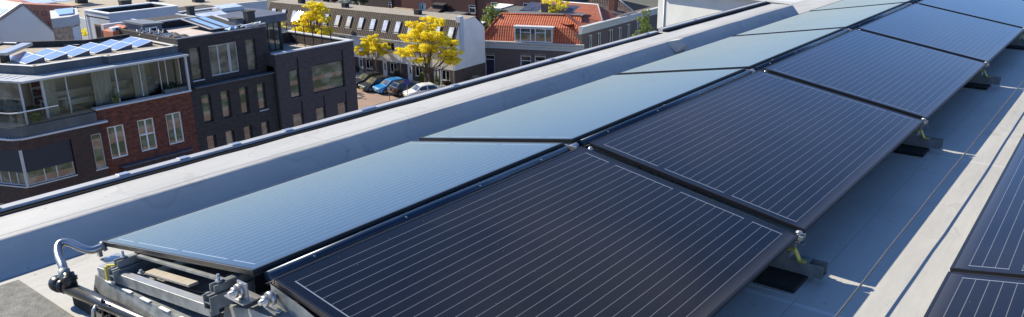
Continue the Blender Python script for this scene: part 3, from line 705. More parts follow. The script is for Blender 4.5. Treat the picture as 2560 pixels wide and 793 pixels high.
window(T, FRX, *top[0], 1.14, 'darkframe', 'pglass', (), (), .04, None); window(T, FRX, *top[2], 1.14, 'darkframe', 'pglass', (), (), .04, None)
window(T, FRX, *top[1], 1.1, 'greyframe', 'pglass', (24.15, 24.86, 24.95), (), .07)
m = M(T, FRX)
for a_, b_, c_, d_ in (low[3], top[0]): m.box(a_ - .03, b_ + .03, (.22 if d_ < 10.5 else .92), (.5 if d_ < 10.5 else 1.15), c_ - .06, c_ - .001)
m.build('sill', 'coping')
m = M(T, FRX); m.box(21.86, 27.44, 1.25, 9.9, 13.2, 13.25); m.build('roof', 'roofpink')
m = M(T, FRX); m.box(21.6, 28.2, 9.9, 10.2, 13.2, 13.6); m.build('roof_edge', 'coping')
m = M(T, FRX)   # dark penthouse room with glass front beside the terrace
m.prism([(27.73, 4.3), (31.9, 4.55), (32.1, 7.1), (31.9, 10.4), (27.73, 10.4)], 13.1, lambda p: 13.62); m.build('penthouse_roof', 'zincdark')
m = M(T, FRX); m.box(27.75, 31.5, 9, 9.2, 11.04, 13.09).box(27.75, 28.2, 4.8, 9, 11.04, 13.09); m.build('rear_wall', 'darkframe')
m = M(T, FRX); m.box(31.35, 31.5, 4.75, 4.9, 11.04, 13.09).box(29.6, 29.7, 4.75, 4.85, 11.04, 13.09); m.build('corner_post', 'darkframe')
window(T, FRX, 28.2, 31.35, 11.06, 13.08, 4.78, 'darkframe', 'pglass', (28.7, 29.2, 29.9, 30.4, 30.9), (), .07)
# things standing on that roof
T = thing('solar_rack', 'pale blue collector panels on a tilted white rack on the black house roof', 'solar rack', (-46.5, 26.5, G + 13.25))
m = M(T, FRX)
def slope(m, u0, u1, v0, v1, za, zb, t=.05):
    i = [(u0, v0, za), (u1, v0, za), (u1, v1, zb), (u0, v1, zb)]
    m.face(i); m.face([(x, y, z - t) for x, y, z in reversed(i)])
    for k in range(4):
        l_ = (k + 1) % 4; p, q = i[k], i[l_]; m.face([(p[0], p[1], p[2] - t), (q[0], q[1], q[2] - t), q, p])
slope(m, 25.15, 27.45, 3.2, 6.6, 13.42, 13.78, .08); m.build('rack_frame', 'bitumen')
m = M(T, FRX); m.bar((25.15, 3.2, 13.45), (27.45, 3.2, 13.45), .08, .05); m.bar((25.15, 3.2, 13.46), (25.15, 6.6, 13.82), .07, .05); m.bar((27.42, 3.2, 13.46), (27.42, 6.6, 13.82), .22, .04); m.build('rail', 'coping')
for k in range(2):
    m = M(T, FRX); slope(m, 25.55 + .72 * k, 26.0 + .72 * k, 3.4, 6.4, 13.46, 13.80, .02); m.build('collector', 'collector')
m = M(T, FRX); slope(m, 26.03, 26.24, 3.3, 6.5, 13.455, 13.795, .02); slope(m, 25.25, 25.5, 3.3, 6.5, 13.455, 13.795, .02); slope(m, 26.75, 27.05, 3.3, 6.5, 13.455, 13.795, .02); m.build('dark_strip', 'bitumen')
for (u0, u1, v0, v1, z0, z1, mat, lab_) in (
    (27.75, 28.3, 2.95, 3.5, 13.2, 14.25, 'darkframe', 'square dark chimney box standing at the corner of the black house roof'),
    (27.2, 27.7, 3.6, 4.4, 13.26, 13.75, 'galvdull', 'grey ventilation box beside the dark chimney box'),
    (26.6, 27.0, 8.0, 8.4, 13.26, 14.3, 'darkframe', 'dark roof vent behind the tilted collector rack')):
    T = thing('roof_vent', lab_, 'roof vent', (-42 - v0, u0, G + z0)); m = M(T, FRX); m.box(u0, u1, v0, v1, z0, z1); m.build('casing', mat, bevel=.02)
    m = M(T, FRX); m.box(u0 - .05, u1 + .05, v0 - .05, v1 + .05, z1 + .002, z1 + .07); m.build('cap', 'bitumen')
T = thing('roof_light', 'long low white framed roof light behind the collector rack', 'skylight', (-50, 28.3, G + 13.25))
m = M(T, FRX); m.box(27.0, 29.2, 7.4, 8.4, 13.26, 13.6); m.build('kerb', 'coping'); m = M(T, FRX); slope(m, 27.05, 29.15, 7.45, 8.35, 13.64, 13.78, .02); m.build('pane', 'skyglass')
T = thing('roof_light', 'pale roof light near the back edge of the black house roof', 'skylight', (-51, 30, G + 13.25))
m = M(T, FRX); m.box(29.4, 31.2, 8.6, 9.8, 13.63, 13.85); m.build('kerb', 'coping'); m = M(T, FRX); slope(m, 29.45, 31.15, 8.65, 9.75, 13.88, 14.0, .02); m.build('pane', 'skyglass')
T = thing('stepped_roof', 'low white edged dark roof box behind the black house', 'roof box', (-51, 25, G + 13))
m = M(T, FRX); m.box(23.4, 26.6, 7.2, 9.7, 13.26, 13.7); m.build('box', 'bitumen'); m = M(T, FRX); m.box(23.35, 26.65, 7.15, 7.3, 13.701, 13.78).box(23.35, 23.5, 7.3, 9.7, 13.702, 13.779).box(26.5, 26.65, 7.3, 9.7, 13.702, 13.779); m.build('edge', 'coping')
T = thing('tarpaulin', 'crumpled blue plastic tarpaulin on the front edge of the black house roof', 'tarpaulin', (-43.6, 25.6, G + 13.5))
m = M(T, FRX); q = random.Random(2); g = [[(25.3 + .14 * i, 1.35 + .2 * j, 13.56 + q.uniform(0, .22) * (0 < i < 5)) for i in range(6)] for j in range(4)]
for j in range(3):
    for i in range(5): m.face([g[j][i], g[j][i + 1], g[j + 1][i + 1], g[j + 1][i]], True)
m.build('sheet', plain('blue_tarp', (.12, .28, .55), .5))
T = thing('rubble_heap', 'pale planks and rubble heaped on the front edge of the black house roof', 'rubble', (-43.6, 26.8, G + 13.5))
m = M(T, FRX); q = random.Random(9)
for k in range(26):
    u = 26.1 + q.uniform(0, 1.5); m.bar((u, 1.3 + q.uniform(0, .5), 13.58 + q.uniform(0, .15)), (u + q.uniform(.2, .6), 1.3 + q.uniform(0, .5), 13.6 + q.uniform(0, .2)), .09, .06)
m.build('planks', 'coping')

# red brick house
T = thing('red_brick_house', 'red brick house front with three tall white framed windows', 'building', (-42, 16.1, G))
hr = [(16.48, 17.43, 7.58, 9.45), (18.18, 19.15, 7.58, 9.45), (19.86, 20.83, 7.57, 9.45)]
hl = [(16.6, 17.6, 3.6, 6.2), (18.3, 19.3, 3.6, 6.2), (20, 21, 3.6, 6.2)]
m = M(T, FRX); m.wall(16.1, 21.61, 0, 10.5, hr + hl, .3, .2); m.box(16.1, 21.6, .56, 10, 0, 10.45); m.build('wall', 'brick_red')
m = M(T, FRX); m.box(16.02, 21.62, .2, .7, 10.5, 10.6); m.build('coping', 'coping', bevel=.01)
window(T, FRX, *hr[0], .4, us=(16.955,), fw=.08); window(T, FRX, *hr[1], .4, us=(18.66,), ws=(8.55,), fw=.08); window(T, FRX, *hr[2], .4, us=(20.34,), fw=.08)
for h in hl: window(T, FRX, *h, .4)
m = M(T, FRX); m.box(16.85, 21.0, -.05, .298, 6.75, 7.08); m.build('planter', 'brick_brown'); m = M(T, FRX); m.box(16.8, 21.05, -.1, .297, 7.08, 7.14); m.build('ledge', 'zincdark')
# brown brick house with chamfered corner
CH = math.atan2(-.39, -.92)            # chamfer runs back to the left
e1 = (math.cos(CH), math.sin(CH))
FRC = (-42.0 + 9 * e1[0], 11.95 + 9 * e1[1], CH + math.pi, G)      # u = 9 at the corner
T = thing('brown_brick_house', 'brown brick corner house with navy roller screens and a curved glass balcony', 'building', (-42, 12, G))
hb = [(12.06, 14.36, 7.4, 9.3), (15.45, 16.0, 7.36, 9.32), (12.1, 14.3, 3.2, 5.9)]
hc = [(6.2, 8.92, 7.4, 9.3), (6.2, 8.8, 3.2, 6.3)]
m = M(T, FRX); m.wall(11.95, 16.04, 0, 9.84, hb, 0, .25)
m2 = M(T, FRC); m2.wall(0, 9, 0, 9.84, hc, 0, .25); o = len(m.v); m.v += m2.v; m.f += [tuple(i + o for i in f) for f in m2.f]; m.sm += m2.sm
m.fr = None; m.prism([(-42.28, 12.12), (-42.28, 16.0), (-51, 16.0), (-51, 8.5)], G, G + 9.8)
m.build('wall', 'brick_brown')
window(T, FRX, 12.06, 14.36, 7.4, 8.2, .08, 'greyframe', 'pglass', (12.9, 13.5), (), .06); window(T, FRC, 6.2, 8.92, 7.4, 8.2, .08, 'greyframe', 'pglass', (7.3, 7.9, 8.4), (), .06)
m = M(T, FRX); m.box(12.04, 14.37, .03, .075, 8.12, 9.3); m.build('roller_screen', 'screen'); m = M(T, FRC); m.box(6.2, 8.93, .03, .075, 8.12, 9.3); m.build('roller_screen', 'screen')
m = M(T, FRX); m.box(11.93, 12.04, -.01, .1, 7.33, 9.34).box(14.37, 14.42, .0, .1, 7.35, 9.34).box(12.04, 14.42, -.04, .1, 7.32, 7.39); m2 = M(T, FRC); m2.box(6.1, 9.0, -.04, .1, 7.32, 7.39); m2.box(8.93, 9.0, -.012, .1, 7.39, 9.34); o = len(m.v); m.v += m2.v; m.f += [tuple(i + o for i in f) for f in m2.f]; m.sm += m2.sm; m.build('window_surround', 'greyframe')
window(T, FRX, 15.45, 16.0, 7.36, 9.32, .06, 'greyframe', 'pglass', (), (), .05, -.04)
window(T, FRX, 12.1, 14.3, 3.2, 5.9, .1); window(T, FRC, 6.2, 8.8, 3.2, 6.3, .1)
def rounded(off, z0, z1, nm, mat, par='T', uend=16.04, thick=None):
    """strip following the two fronts with a rounded corner, pushed out by off"""
    pts = []; n1 = Vector((1, 0)); n2 = Vector((-e1[1], e1[0])) * 1.0
    if n2.x < 0: n2 = -n2
    c0 = Vector((-42, 11.95))
    far = Vector((-42 + 7 * e1[0], 11.95 + 7 * e1[1]))
    pts.append(far + n2 * off)
    for k in range(7):
        t = k / 6; nn = (n2 * (1 - t) + n1 * t).normalized(); q = (Vector(e1) * .5 * (1 - t) ** 2) + Vector((0, .5)) * t ** 2
        pts.append(c0 + q + nn * off)
    pts.append(Vector((-42 + off, uend)))
    m = M(T)
    for p, q in zip(pts, pts[1:]):
        m.face([(p.x, p.y, G + z0), (q.x, q.y, G + z0), (q.x, q.y, G + z1), (p.x, p.y, G + z1)], False)
        if thick: m.face([(p.x, p.y, G + z1), (q.x, q.y, G + z1), (q.x - thick, q.y + thick * .1, G + z1), (p.x - thick, p.y + thick * .3, G + z1)]); m.face([(q.x, q.y, G + z0), (p.x, p.y, G + z0), (p.x - thick, p.y + thick * .3, G + z0), (q.x - thick, q.y + thick * .1, G + z0)])
    q = pts[-1]
    if thick: m.face([(q.x, q.y, G + z0), (q.x - thick, q.y, G + z0), (q.x - thick, q.y, G + z1), (q.x, q.y, G + z1)])
    return m.build(nm, mat, par)
rounded(.06, 9.83, 9.92, 'cornice', 'coping', uend=16.45, thick=.5)
rounded(-.08, 9.95, 10.46, 'balcony_fascia', 'zinc', uend=15.97, thick=.3)
rounded(-.15, 10.46, 11.2, 'glass_balustrade', 'clear', uend=15.9)
rounded(-.12, 11.18, 11.23, 'top_rail', 'whitepaint', uend=14.2, thick=.06)
m = M(T); m.prism([(-42.4, 12.3), (-42.4, 16), (-50.9, 16), (-50.9, 8.6)], G + 9.93, G + 10.3); m.build('balcony_floor', 'paver')

# glazed penthouse over both
T = thing('glass_penthouse', 'glass walled penthouse with zinc fascia and projecting canopy above the brick fronts', 'penthouse', (-43, 17, G + 10.3))
edge = [(13.45, 1.45), (17.3, 1.45), (17.5, 1.1), (21.55, 1.1)]       # u, v of the fascia front
left = [(13.45 + 8 * e1[1], 1.45 - 8 * e1[0])]
poly = [(13.86, 1.3), (17.33, 1.25), (17.5, .95), (21.55, .95), (21.55, 6.0), (18.4, 6.1), (15.9, 10.8), (10.7, 8.7)]
m = M(T, FRX); m.prism(poly, 12.76, 13.06); m.build('roof', 'gravel')
m = M(T, FRX)
for (p, q) in zip(poly, poly[1:] + poly[:1]):
    p_, q_ = Vector(p), Vector(q); d_ = (q_ - p_).normalized(); nn = Vector((d_.y, -d_.x)) * .02; ii = Vector((-d_.y, d_.x)) * .22
    A_, B_, C_, D_ = p_ + nn, q_ + nn, q_ + ii - d_ * .1, p_ + ii + d_ * .1
    m.face([(A_.x, A_.y, 12.74), (B_.x, B_.y, 12.74), (B_.x, B_.y, 13.18), (A_.x, A_.y, 13.18)]); m.face([(D_.x, D_.y, 12.9), (D_.x, D_.y, 13.18), (C_.x, C_.y, 13.18), (C_.x, C_.y, 12.9)])
m.build('fascia', 'zinc')
m = M(T, FRX)
for (p, q) in zip(poly, poly[1:] + poly[:1]):
    p_, q_ = Vector(p), Vector(q); d_ = (q_ - p_).normalized(); nn = Vector((d_.y, -d_.x)) * .05; ii = Vector((-d_.y, d_.x)) * .24
    A_, B_, C_, D_ = p_ + nn, q_ + nn, q_ + ii, p_ + ii
    m.face([(A_.x, A_.y, 13.185), (B_.x, B_.y, 13.185), (C_.x, C_.y, 13.185), (D_.x, D_.y, 13.185)])
m.build('roof_edge', 'coping')
can = [(12.75, .12), (21.7, .12), (21.7, 1.0), (17.4, 1.3), (13.9, 1.34), (10.7, 8.5), (9.6, 7.6)]
m = M(T, FRX); m.prism(can, 12.62, 12.73); m.build('canopy', 'greyframe', bevel=.01)
m = M(T, FRX)
for k in range(14):
    u = 10.2 + .19 * k; v_ = 7.4 - 6.6 * (u - 9.9) / 2.9; m.bar((u, v_, 12.745), (u + .75, v_ + .35, 12.745), .07, .02)
m.build('louvre', 'whitepaint')
m = M(T, FRX); m.box(21.5, 21.62, .25, .37, 10.6, 12.62).box(15.1, 15.16, 1.0, 1.06, 10.4, 12.62).box(17.72, 17.8, 1.0, 1.07, 10.5, 12.62).box(13.86, 13.98, .9, 1.02, 10.3, 12.62).box(12.72, 12.8, .55, .63, 10.3, 12.62)
for u in (19.1, 20.25, 20.65): m.box(u, u + .05, 1.0, 1.05, 10.6, 12.62)
m.build('post', 'greyframe')
for u0, u1 in ((13.98, 15.1), (15.16, 17.72), (17.8, 19.1), (19.15, 20.25), (20.3, 21.5)):
    m = M(T, FRX); m.box(u0, u1, 1.02, 1.03, 10.5, 12.61); m.build('glass_wall', 'clear')
FRG = (-43.05 + 8 * e1[0], 13.0 + 8 * e1[1], CH + math.pi, G)
m = M(T, FRG); m.box(0, 7.9, 0, .012, 10.3, 12.61); m.build('glass_wall', 'pglass')
m = M(T, FRG)
for u in (2, 4, 6, 7.9): m.box(u - .04, u + .04, -.05, 0, 10.3, 12.61)
m.build('mullion', 'greyframe')
m = M(T, FRX); m.box(13.5, 21.6, 4.6, 4.7, 10.3, 12.7); m.box(21.52, 21.6, 1.1, 4.6, 10.3, 12.7); m.box(17.75, 17.85, 2.2, 4.6, 10.5, 12.7); m.box(12.6, 13.4, 3.6, 4.6, 10.3, 12.7); m.build('inner_wall', 'interior')
m = M(T, FRX); m.box(13.2, 21.5, .72, 4.6, 10.3, 10.45); m.build('floor', 'floor')
m = M(T, FRX); m.box(18.3, 18.75, 4.45, 4.58, 10.5, 12.7); m.build('orange_panel', 'orangewall')
for u0, u1, lab_ in ((13.98, 14.7, 'left'), (16.6, 17.6, 'middle'), (18.85, 19.6, 'right')):
    m = M(T, FRX); n_ = 16
    for k in range(n_):
        x0, x1 = u0 + (u1 - u0) * k / n_, u0 + (u1 - u0) * (k + 1) / n_; z_ = 1.35
        m.face([(x0, z_ + .05 * (k % 2), 10.46), (x1, z_ + .05 * ((k + 1) % 2), 10.46), (x1, z_ + .05 * ((k + 1) % 2), 12.6), (x0, z_ + .05 * (k % 2), 12.6)])
    m.build('curtain', 'curtain')
def sofa(u, v_, w_, mat, lab_):
    T = thing('sofa', lab_, 'sofa', (-42 - v_, u, G + 10.45)); z = 10.455
    m = M(T, FRX); m.box(u, u + w_, v_, v_ + .8, z + .12, z + .42); m.build('seat', mat, bevel=.04)
    m = M(T, FRX); m.box(u, u + w_, v_ + .62, v_ + .82, z + .42, z + .85); m.build('backrest', mat, bevel=.04)
    for s in (u, u + w_ - .18): m = M(T, FRX); m.box(s, s + .18, v_, v_ + .6, z + .422, z + .62); m.build('armrest', mat, bevel=.03)
sofa(15.3, 2.3, 1.9, 'fabric', 'cream sofa inside the glass penthouse seen behind the balcony glass'); sofa(19.5, 2.2, 1.2, 'fabricblue', 'grey blue armchair inside the glass penthouse near its right end'); sofa(18.2, 2.4, 1.1, 'fabric', 'cream armchair inside the glass penthouse in front of the orange wall')
T = thing('dining_table', 'white dining table inside the glass penthouse behind the railing', 'table', (-43.8, 14.6, G + 10.45))
m = M(T, FRX); m.box(14.1, 15.5, 1.6, 2.3, 11.15, 11.2); m.build('tabletop', 'whitepaint')
for u, v_ in ((14.15, 1.65), (15.4, 1.65), (14.15, 2.2), (15.4, 2.2)): m = M(T, FRX); m.box(u, u + .05, v_, v_ + .05, 10.455, 11.149); m.build('leg', 'whitepaint')
T = thing('bookcase', 'white bookcase with coloured books inside the glass penthouse', 'bookcase', (-46, 14.9, G + 10.45))
m = M(T, FRX)
for k in range(5): m.box(14.6, 15.5, 4.2, 4.58, 10.47 + .5 * k, 10.5 + .5 * k)
m.box(14.56, 14.6, 4.2, 4.58, 10.46, 12.5).box(15.5, 15.54, 4.2, 4.58, 10.46, 12.5); m.build('shelves', 'whitepaint')
m = M(T, FRX); q = random.Random(4)
for k in range(4):
    u = 14.63
    while u < 15.4: w_ = q.uniform(.03, .06); m.box(u, u + w_ * .9, 4.25, 4.45, 10.502 + .5 * k, 10.502 + .5 * k + q.uniform(.22, .36)); u += w_ + .004
m.build('books', plain('books', (.4, .1, .07), .8, 0, .2, 40, c2=(.12, .14, .18)))

# plants on the penthouse ledge
def blob_leaves(m, c, r, n, s, q):
    c = Vector(c)
    for k in range(n):
        d_ = Vector((q.gauss(0, 1), q.gauss(0, 1), q.gauss(0, 1))).normalized(); rad = q.random() ** .45
        p = c + Vector((d_.x * r[0], d_.y * r[1], d_.z * r[2])) * rad
        n1 = Vector((q.gauss(0, 1), q.gauss(0, 1), q.gauss(0, 1) + .6)).normalized(); t1 = n1.cross(Vector((q.random(), q.random(), q.random()))).normalized(); t2 = n1.cross(t1)
        a_ = s * q.uniform(.6, 1.3); b_ = a_ * q.uniform(.35, .6)
        m.face([p - t1 * a_, p + t2 * b_, p + t1 * a_, p - t2 * b_])
def shrub(name, lab_, cat, loc, r, n, s, mat, group=None, pot=None):
    T = thing(name, lab_, cat, loc, group); q = random.Random(hash(lab_) % 1000 if False else len(lab_) * 7)
    m = M(T)
    for k in range(7):
        a_ = k * .9; m.tube([loc, (loc[0] + math.cos(a_) * r[0] * .4, loc[1] + math.sin(a_) * r[1] * .4, loc[2] + r[2] * 1.3)], [.03 * r[2], .008], 5)
    m.build('stems', 'bark')
    m = M(T)
    for k in range(6): blob_leaves(m, (loc[0] + q.uniform(-.5, .5) * r[0], loc[1] + q.uniform(-.5, .5) * r[1], loc[2] + r[2] * q.uniform(.5, 1.4)), (r[0] * .55, r[1] * .55, r[2] * .55), n // 6, s, q)
    m.build('leaves', mat)
    if pot: m = M(T); m.box(*pot); m.build('planter', 'zinc')
    return T
shrub('balcony_plant', 'trailing green plant in a long trough at the right end of the penthouse ledge', 'plant', (-42.55, 20.8, G + 10.68), (.2, .7, .2), 500, .06, 'leaf_dark', None, (-42.75, -42.4, 20.1, 21.5, G + 10.6, G + 10.85))
shrub('balcony_plant', 'green plant on the ledge in the middle of the glass penthouse', 'plant', (-42.6, 17.4, G + 10.6), (.25, .3, .3), 300, .06, 'leaf_green')
shrub('balcony_plant', 'leafy plant behind the balcony glass near the curved corner', 'plant', (-42.8, 13.3, G + 10.3), (.25, .35, .35), 300, .06, 'leaf_green')

# panels, AC unit on the penthouse roof
def rpanel(u, v_, label):
    T = thing('roof_solar_panel', label, 'solar panel', (-42 - v_, u, G + 13.07), 'tilted panels on the penthouse roof')
    m = M(T, FRX); slope(m, u, u + 1.0, v_, v_ + 1.24, 13.14, 13.14, .03)
    # low edge at u, high edge at u + 1
    m.v = []; m.f = []; m.sm = []
    def sl(m, a0, a1, b0, b1, z0, z1, t):
        i = [(a0, b0, z0), (a1, b0, z1), (a1, b1, z1), (a0, b1, z0)]; m.face(i); m.face([(x, y, z - t) for x, y, z in reversed(i)])
        for k in range(4):
            p, r_ = i[k], i[(k + 1) % 4]; m.face([(p[0], p[1], p[2] - t), (r_[0], r_[1], r_[2] - t), r_, p])
    sl(m, u, u + 1.0, v_, v_ + 1.24, 13.12, 13.36, .035); m.build('frame', 'whitepaint')
    m = M(T, FRX); sl(m, u + .05, u + .95, v_ + .05, v_ + 1.19, 13.1375, 13.3535, .004); m.build('cells', 'pv')
    m = M(T, FRX); m.face([(u + .96, v_, 13.06), (u + 1.02, v_ + 1.24, 13.06), (u + .985, v_ + 1.24, 13.31), (u + .985, v_, 13.31)]); m.face([(u + .15, v_ + .002, 13.06), (u + .98, v_ + .002, 13.06), (u + .985, v_ + .002, 13.31)]); m.build('wind_plate', 'zincdark')
rows = ['first', 'second', 'third', 'fourth', 'fifth', 'sixth']
for k, u in enumerate((14.0, 15.2, 16.38, 17.6, 18.8, 20.03)):
    for s in range(2): rpanel(u, 2.75 + 1.27 * s, 'blue tilted %s panel of the %s pair from the left on the penthouse gravel roof' % (('street side', 'rear')[s], rows[k]))
T = thing('roof_hatch', 'long silver ventilation hood with black ducts at the left end of the penthouse roof', 'ventilation unit', (-47, 14, G + 13.07))
m = M(T, FRX); m.prism([(13.2, 4.4), (13.7, 4.0), (15.9, 6.3), (15.5, 6.8)], 13.45, 13.62); m.build('hood', 'alu', bevel=.03)
m = M(T, FRX)
for k in range(3): m.box(13.35 + .22 * k, 13.5 + .22 * k, 4.05 + .2 * k, 4.25 + .2 * k, 13.07, 13.45)
m.build('duct', 'blackplastic')
T = thing('roof_kerb', 'black roofing kerb behind the tilted panels on the penthouse roof', 'roof kerb', (-48, 18, G + 13.06))
m = M(T, FRX); m.prism([(15.9, 8.6), (18.7, 5.95), (18.85, 6.1), (16.05, 8.8)], 13.06, 13.4); m.prism([(18.7, 5.95), (21.3, 6.0), (21.3, 6.2), (18.85, 6.1)], 13.06, 13.4); m.build('kerb', 'bitumen')
# orange stair head, air unit, dormer clutter between the penthouse and the white box
T = thing('stair_head', 'orange plastered stair head behind the penthouse roof', 'roof structure', (-50, 21.3, G + 12))
m = M(T, FRX); m.prism([(21.2, 7.9), (22.25, 7.9), (22.25, 9.2), (21.2, 9.2)], 10.5, lambda p: 13.62 if p[0] > 21.8 else 13.35); m.build('wall', 'orangewall')
T = thing('air_conditioner', 'white air conditioner unit on top of the orange stair head', 'air conditioner', (-50, 21.4, G + 13.5)); m = M(T, FRX); m.box(21.25, 21.8, 7.95, 8.4, 13.37, 13.62); m.build('casing', 'whitepaint', bevel=.03); m = M(T, FRX); m.tube([(21.52, 7.945, 13.49), (21.52, 7.935, 13.49)], .09, 14); m.build('fan_grille', 'darkframe')
T = thing('dormer', 'grey slate dormer with a small white framed window beside the orange wall', 'dormer', (-49, 22.9, G + 12.4))
m = M(T, FRX); m.box(22.1, 23.3, 5.7, 8, 12.0, 13.86); m.build('wall', 'zincdark'); m = M(T, FRX); m.prism([(22.0, 5.55), (23.4, 5.55), (23.4, 8.1), (22.0, 8.1)], 13.862, lambda p: 13.98 if p[0] < 23 else 13.9); m.build('roof', 'galvdull')
window(T, FRX, 22.25, 22.95, 13.1, 13.7, 5.63, 'whitepaint', 'dglass', (), (), .07, None, .07)
T = thing('satellite_gear', 'tangle of white pipes and cables on the roof edge beside the black house', 'roof clutter', (-46, 22, G + 13.2))
m = M(T, FRX); q = random.Random(8)
for k in range(14):
    u = 21.9 + q.uniform(0, .7); v_ = 3 + .22 * k; m.tube([(u, v_, 13.3), (u + q.uniform(-.3, .3), v_ + q.uniform(-.3, .3), 13.5 + q.uniform(0, .25)), (u + q.uniform(-.5, .5), v_ + q.uniform(-.5, .5), 13.35)], .045, 6)
m.build('pipes', 'coping')
T = thing('roof_sheeting', 'dark crumpled bitumen sheeting on the roof left of the collector rack', 'roof sheeting', (-46, 22.6, G + 13.2))
m = M(T, FRX); q = random.Random(12); g = [[(22.0 + .3 * i, 2.2 + .6 * j, 13.32 + q.uniform(0, .22)) for i in range(5)] for j in range(7)]
for j in range(6):
    for i in range(4): m.face([g[j][i], g[j][i + 1], g[j + 1][i + 1], g[j + 1][i]])
m.build('sheet', 'bitumen')

# ------------------------------------------------------------------ behind the block
T = thing('white_house', 'white box house with flat roof and a brown window, above the penthouse roof', 'building', (-68.4, 29.7, G))
FW = (-68.4, 29.7, R(90), G)
m = M(T, FW); m.wall(0, 6.3, 0, 12.0, [], 0); m.box(0, 6.3, .004, 4.2, 0, 11.6); m.box(0, .3, .002, 4.3, 11.5, 12).box(6.0, 6.3, .002, 4.3, 11.5, 12).box(.3, 6, 4.0, 4.3, 11.5, 12).box(.3, 6, .002, .3, 11.5, 12); m.build('wall', 'plaster_grey')
m = M(T, FW); m.box(-.06, 6.36, -.06, .36, 12.002, 12.09).box(-.06, .36, .36, 4.36, 12.003, 12.088).box(5.94, 6.36, .36, 4.36, 12.003, 12.088).box(.36, 5.94, 3.98, 4.36, 12.001, 12.092); m.build('coping', 'whitepaint')
m = M(T, FW); m.box(.31, 5.99, .31, 3.99, 11.6, 11.63); m.build('roof', 'galvdull')
m = M(T, FW); m.box(.302, .33, .31, 3.99, 11.63, 11.99).box(5.97, 5.998, .31, 3.99, 11.63, 11.99).box(.34, 5.96, 3.96, 3.998, 11.63, 11.99).box(.34, 5.96, .302, .33, 11.63, 11.99); m.build('parapet_shade_lining', 'bitumen')  # dark lining puts the shadow inside the parapet into the colour
FWs = (-72.5, 29.68, 0, G); window(T, FWs, 1.3, 3.15, 8.9, 10.95, -.03, 'wood', 'dglass', (2.4,), (), .16)
m = M(T, FWs); m.tube([(-.1, -.06, 0), (-.1, -.06, 11.9)], .05, 8); m.build('downpipe', 'greyframe')
m = M(T, (-72.0, 38, R(90), G)); m.box(-2, 5, 0, 4, 0, 10.9); m.build('annex', 'bitumen'); m = M(T, (-72.0, 38, R(90), G)); m.box(-2.05, 5.05, -.05, .25, 10.902, 11.0); m.build('annex_edge', 'whitepaint')
T = thing('stone_house', 'rubble stone clad house with white band and flat solar roof beside the white box', 'building', (-66, 24.2, G))
fS = (-66.0, 0, R(90), G)
m = M(T, fS); m.prism([(24.2, 0), (25.5, 0), (26.6, .9), (28.3, 5), (26.25, 5)], 0, 11.75); m.build('wall', 'stone')
m = M(T, fS); m.prism([(24.13, -.07), (25.53, -.07), (26.66, .86), (28.38, 5.06), (26.2, 5.06)], 11.752, 12.5); m.build('band', 'cornice')
m = M(T, fS); m.prism([(25.2, 1.0), (26.3, 1.0), (27.9, 4.6), (26.4, 4.6)], 12.502, 12.62); m.build('roof_panels', 'pv')
m = M(T, fS); m.face([(25.62, .06, 10.0), (26.5, .78, 10.0), (26.5, .78, 11.6), (25.62, .06, 11.6)]); m.build('door', 'plaster')
T = thing('gable_house', 'pale grey gable end of a house with a solar covered roof at the far left', 'building', (-80, 27, G))
fg = (-80.0, 0, R(90), G)
gp = [(21.8, 8.7), (21.8, 6.5), (30.2, 6.5), (30.2, 8.9), (29.6, 9.6), (27.5, 12.25)]
m = M(T, fg)
gab = [(21.6, 0), (29.75, 0), (29.75, 9.55), (27.6, 12.3), (21.6, 9.0)]
i0 = [(u, 0, z) for u, z in gab]; i1 = [(u, 14, z) for u, z in gab]
m.face(i0); m.face(i1[::-1])
for k in range(5):
    if k not in (2, 3): m.face([i0[k], i1[k], i1[(k + 1) % 5], i0[(k + 1) % 5]])
m.build('wall', 'plaster_grey')
m = M(T, fg)
for (u0, z0), (u1, z1) in (((27.6, 12.3), (29.9, 9.4)), ((21.4, 8.9), (27.6, 12.3))):
    m.face([(u0, -.15, z0 + .03), (u1, -.15, z1 + .03), (u1, 14, z1 + .03), (u0, 14, z0 + .03)]); m.face([(u0, -.15, z0 - .12), (u1, -.15, z1 - .12), (u1, -.15, z1 + .03), (u0, -.15, z0 + .03)])
m.build('roof', 'zincdark')
m = M(T, fg); m.face([(22, .8, 9.3), (26.6, .8, 11.82), (26.6, 12, 11.82), (22, 12, 9.3)]); m.build('roof_panels', 'pv')
m = M(T, fg); m.face([(21.3, .0, 8.95), (21.3, .45, 8.95), (27.5, .45, 12.38), (27.5, 0, 12.38)]); m.build('verge', 'coping')
T = thing('far_brick_house', 'orange red brick house with small dark windows behind the gable house', 'building', (-95, 35, G))
ff = (-95.0, 0, R(90), G)
m = M(T, ff); m.prism([(31, 0), (38.6, 0), (38.6, 9), (31, 9)], 0, lambda p: 10.55 - (p[0] - 33.4) * .15); m.build('wall', 'brick_orange')
for u, z0, z1, w_ in ((34.9, 9.15, 9.55, .5), (36.0, 8.9, 9.2, 1.0), (34.9, 8.0, 8.4, .5), (36, 7.6, 8, .4), (33.8, 9.3, 9.7, .7), (37.6, 8.2, 8.7, .6)): window(T, ff, u, u + w_, z0, z1, -.03, 'darkframe', 'dglass', (), (), .05)
m = M(T, (-98, 37.5, R(100), G)); 
for k in range(3):
    slope(m, -2.0 + 2.6 * k, .4 + 2.6 * k, 0, 3.5, 10.1, 10.6, .06)
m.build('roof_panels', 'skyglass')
T = thing('grey_hall', 'wide low grey hall with a gravel roof behind the white box house', 'building', (-86, 48, G))
fh = (-86.0, 36.0, R(84), G)
m = M(T, fh); m.box(0, 20.2, 0, 26, 0, 9.2); m.build('wall', 'plaster_grey'); m = M(T, fh); m.box(.3, 19.9, .3, 25.7, 9.202, 9.25); m.build('roof', 'gravel'); m = M(T, fh); m.box(-.05, 20.25, -.05, .3, 9.203, 9.42); m.build('edge', 'coping')
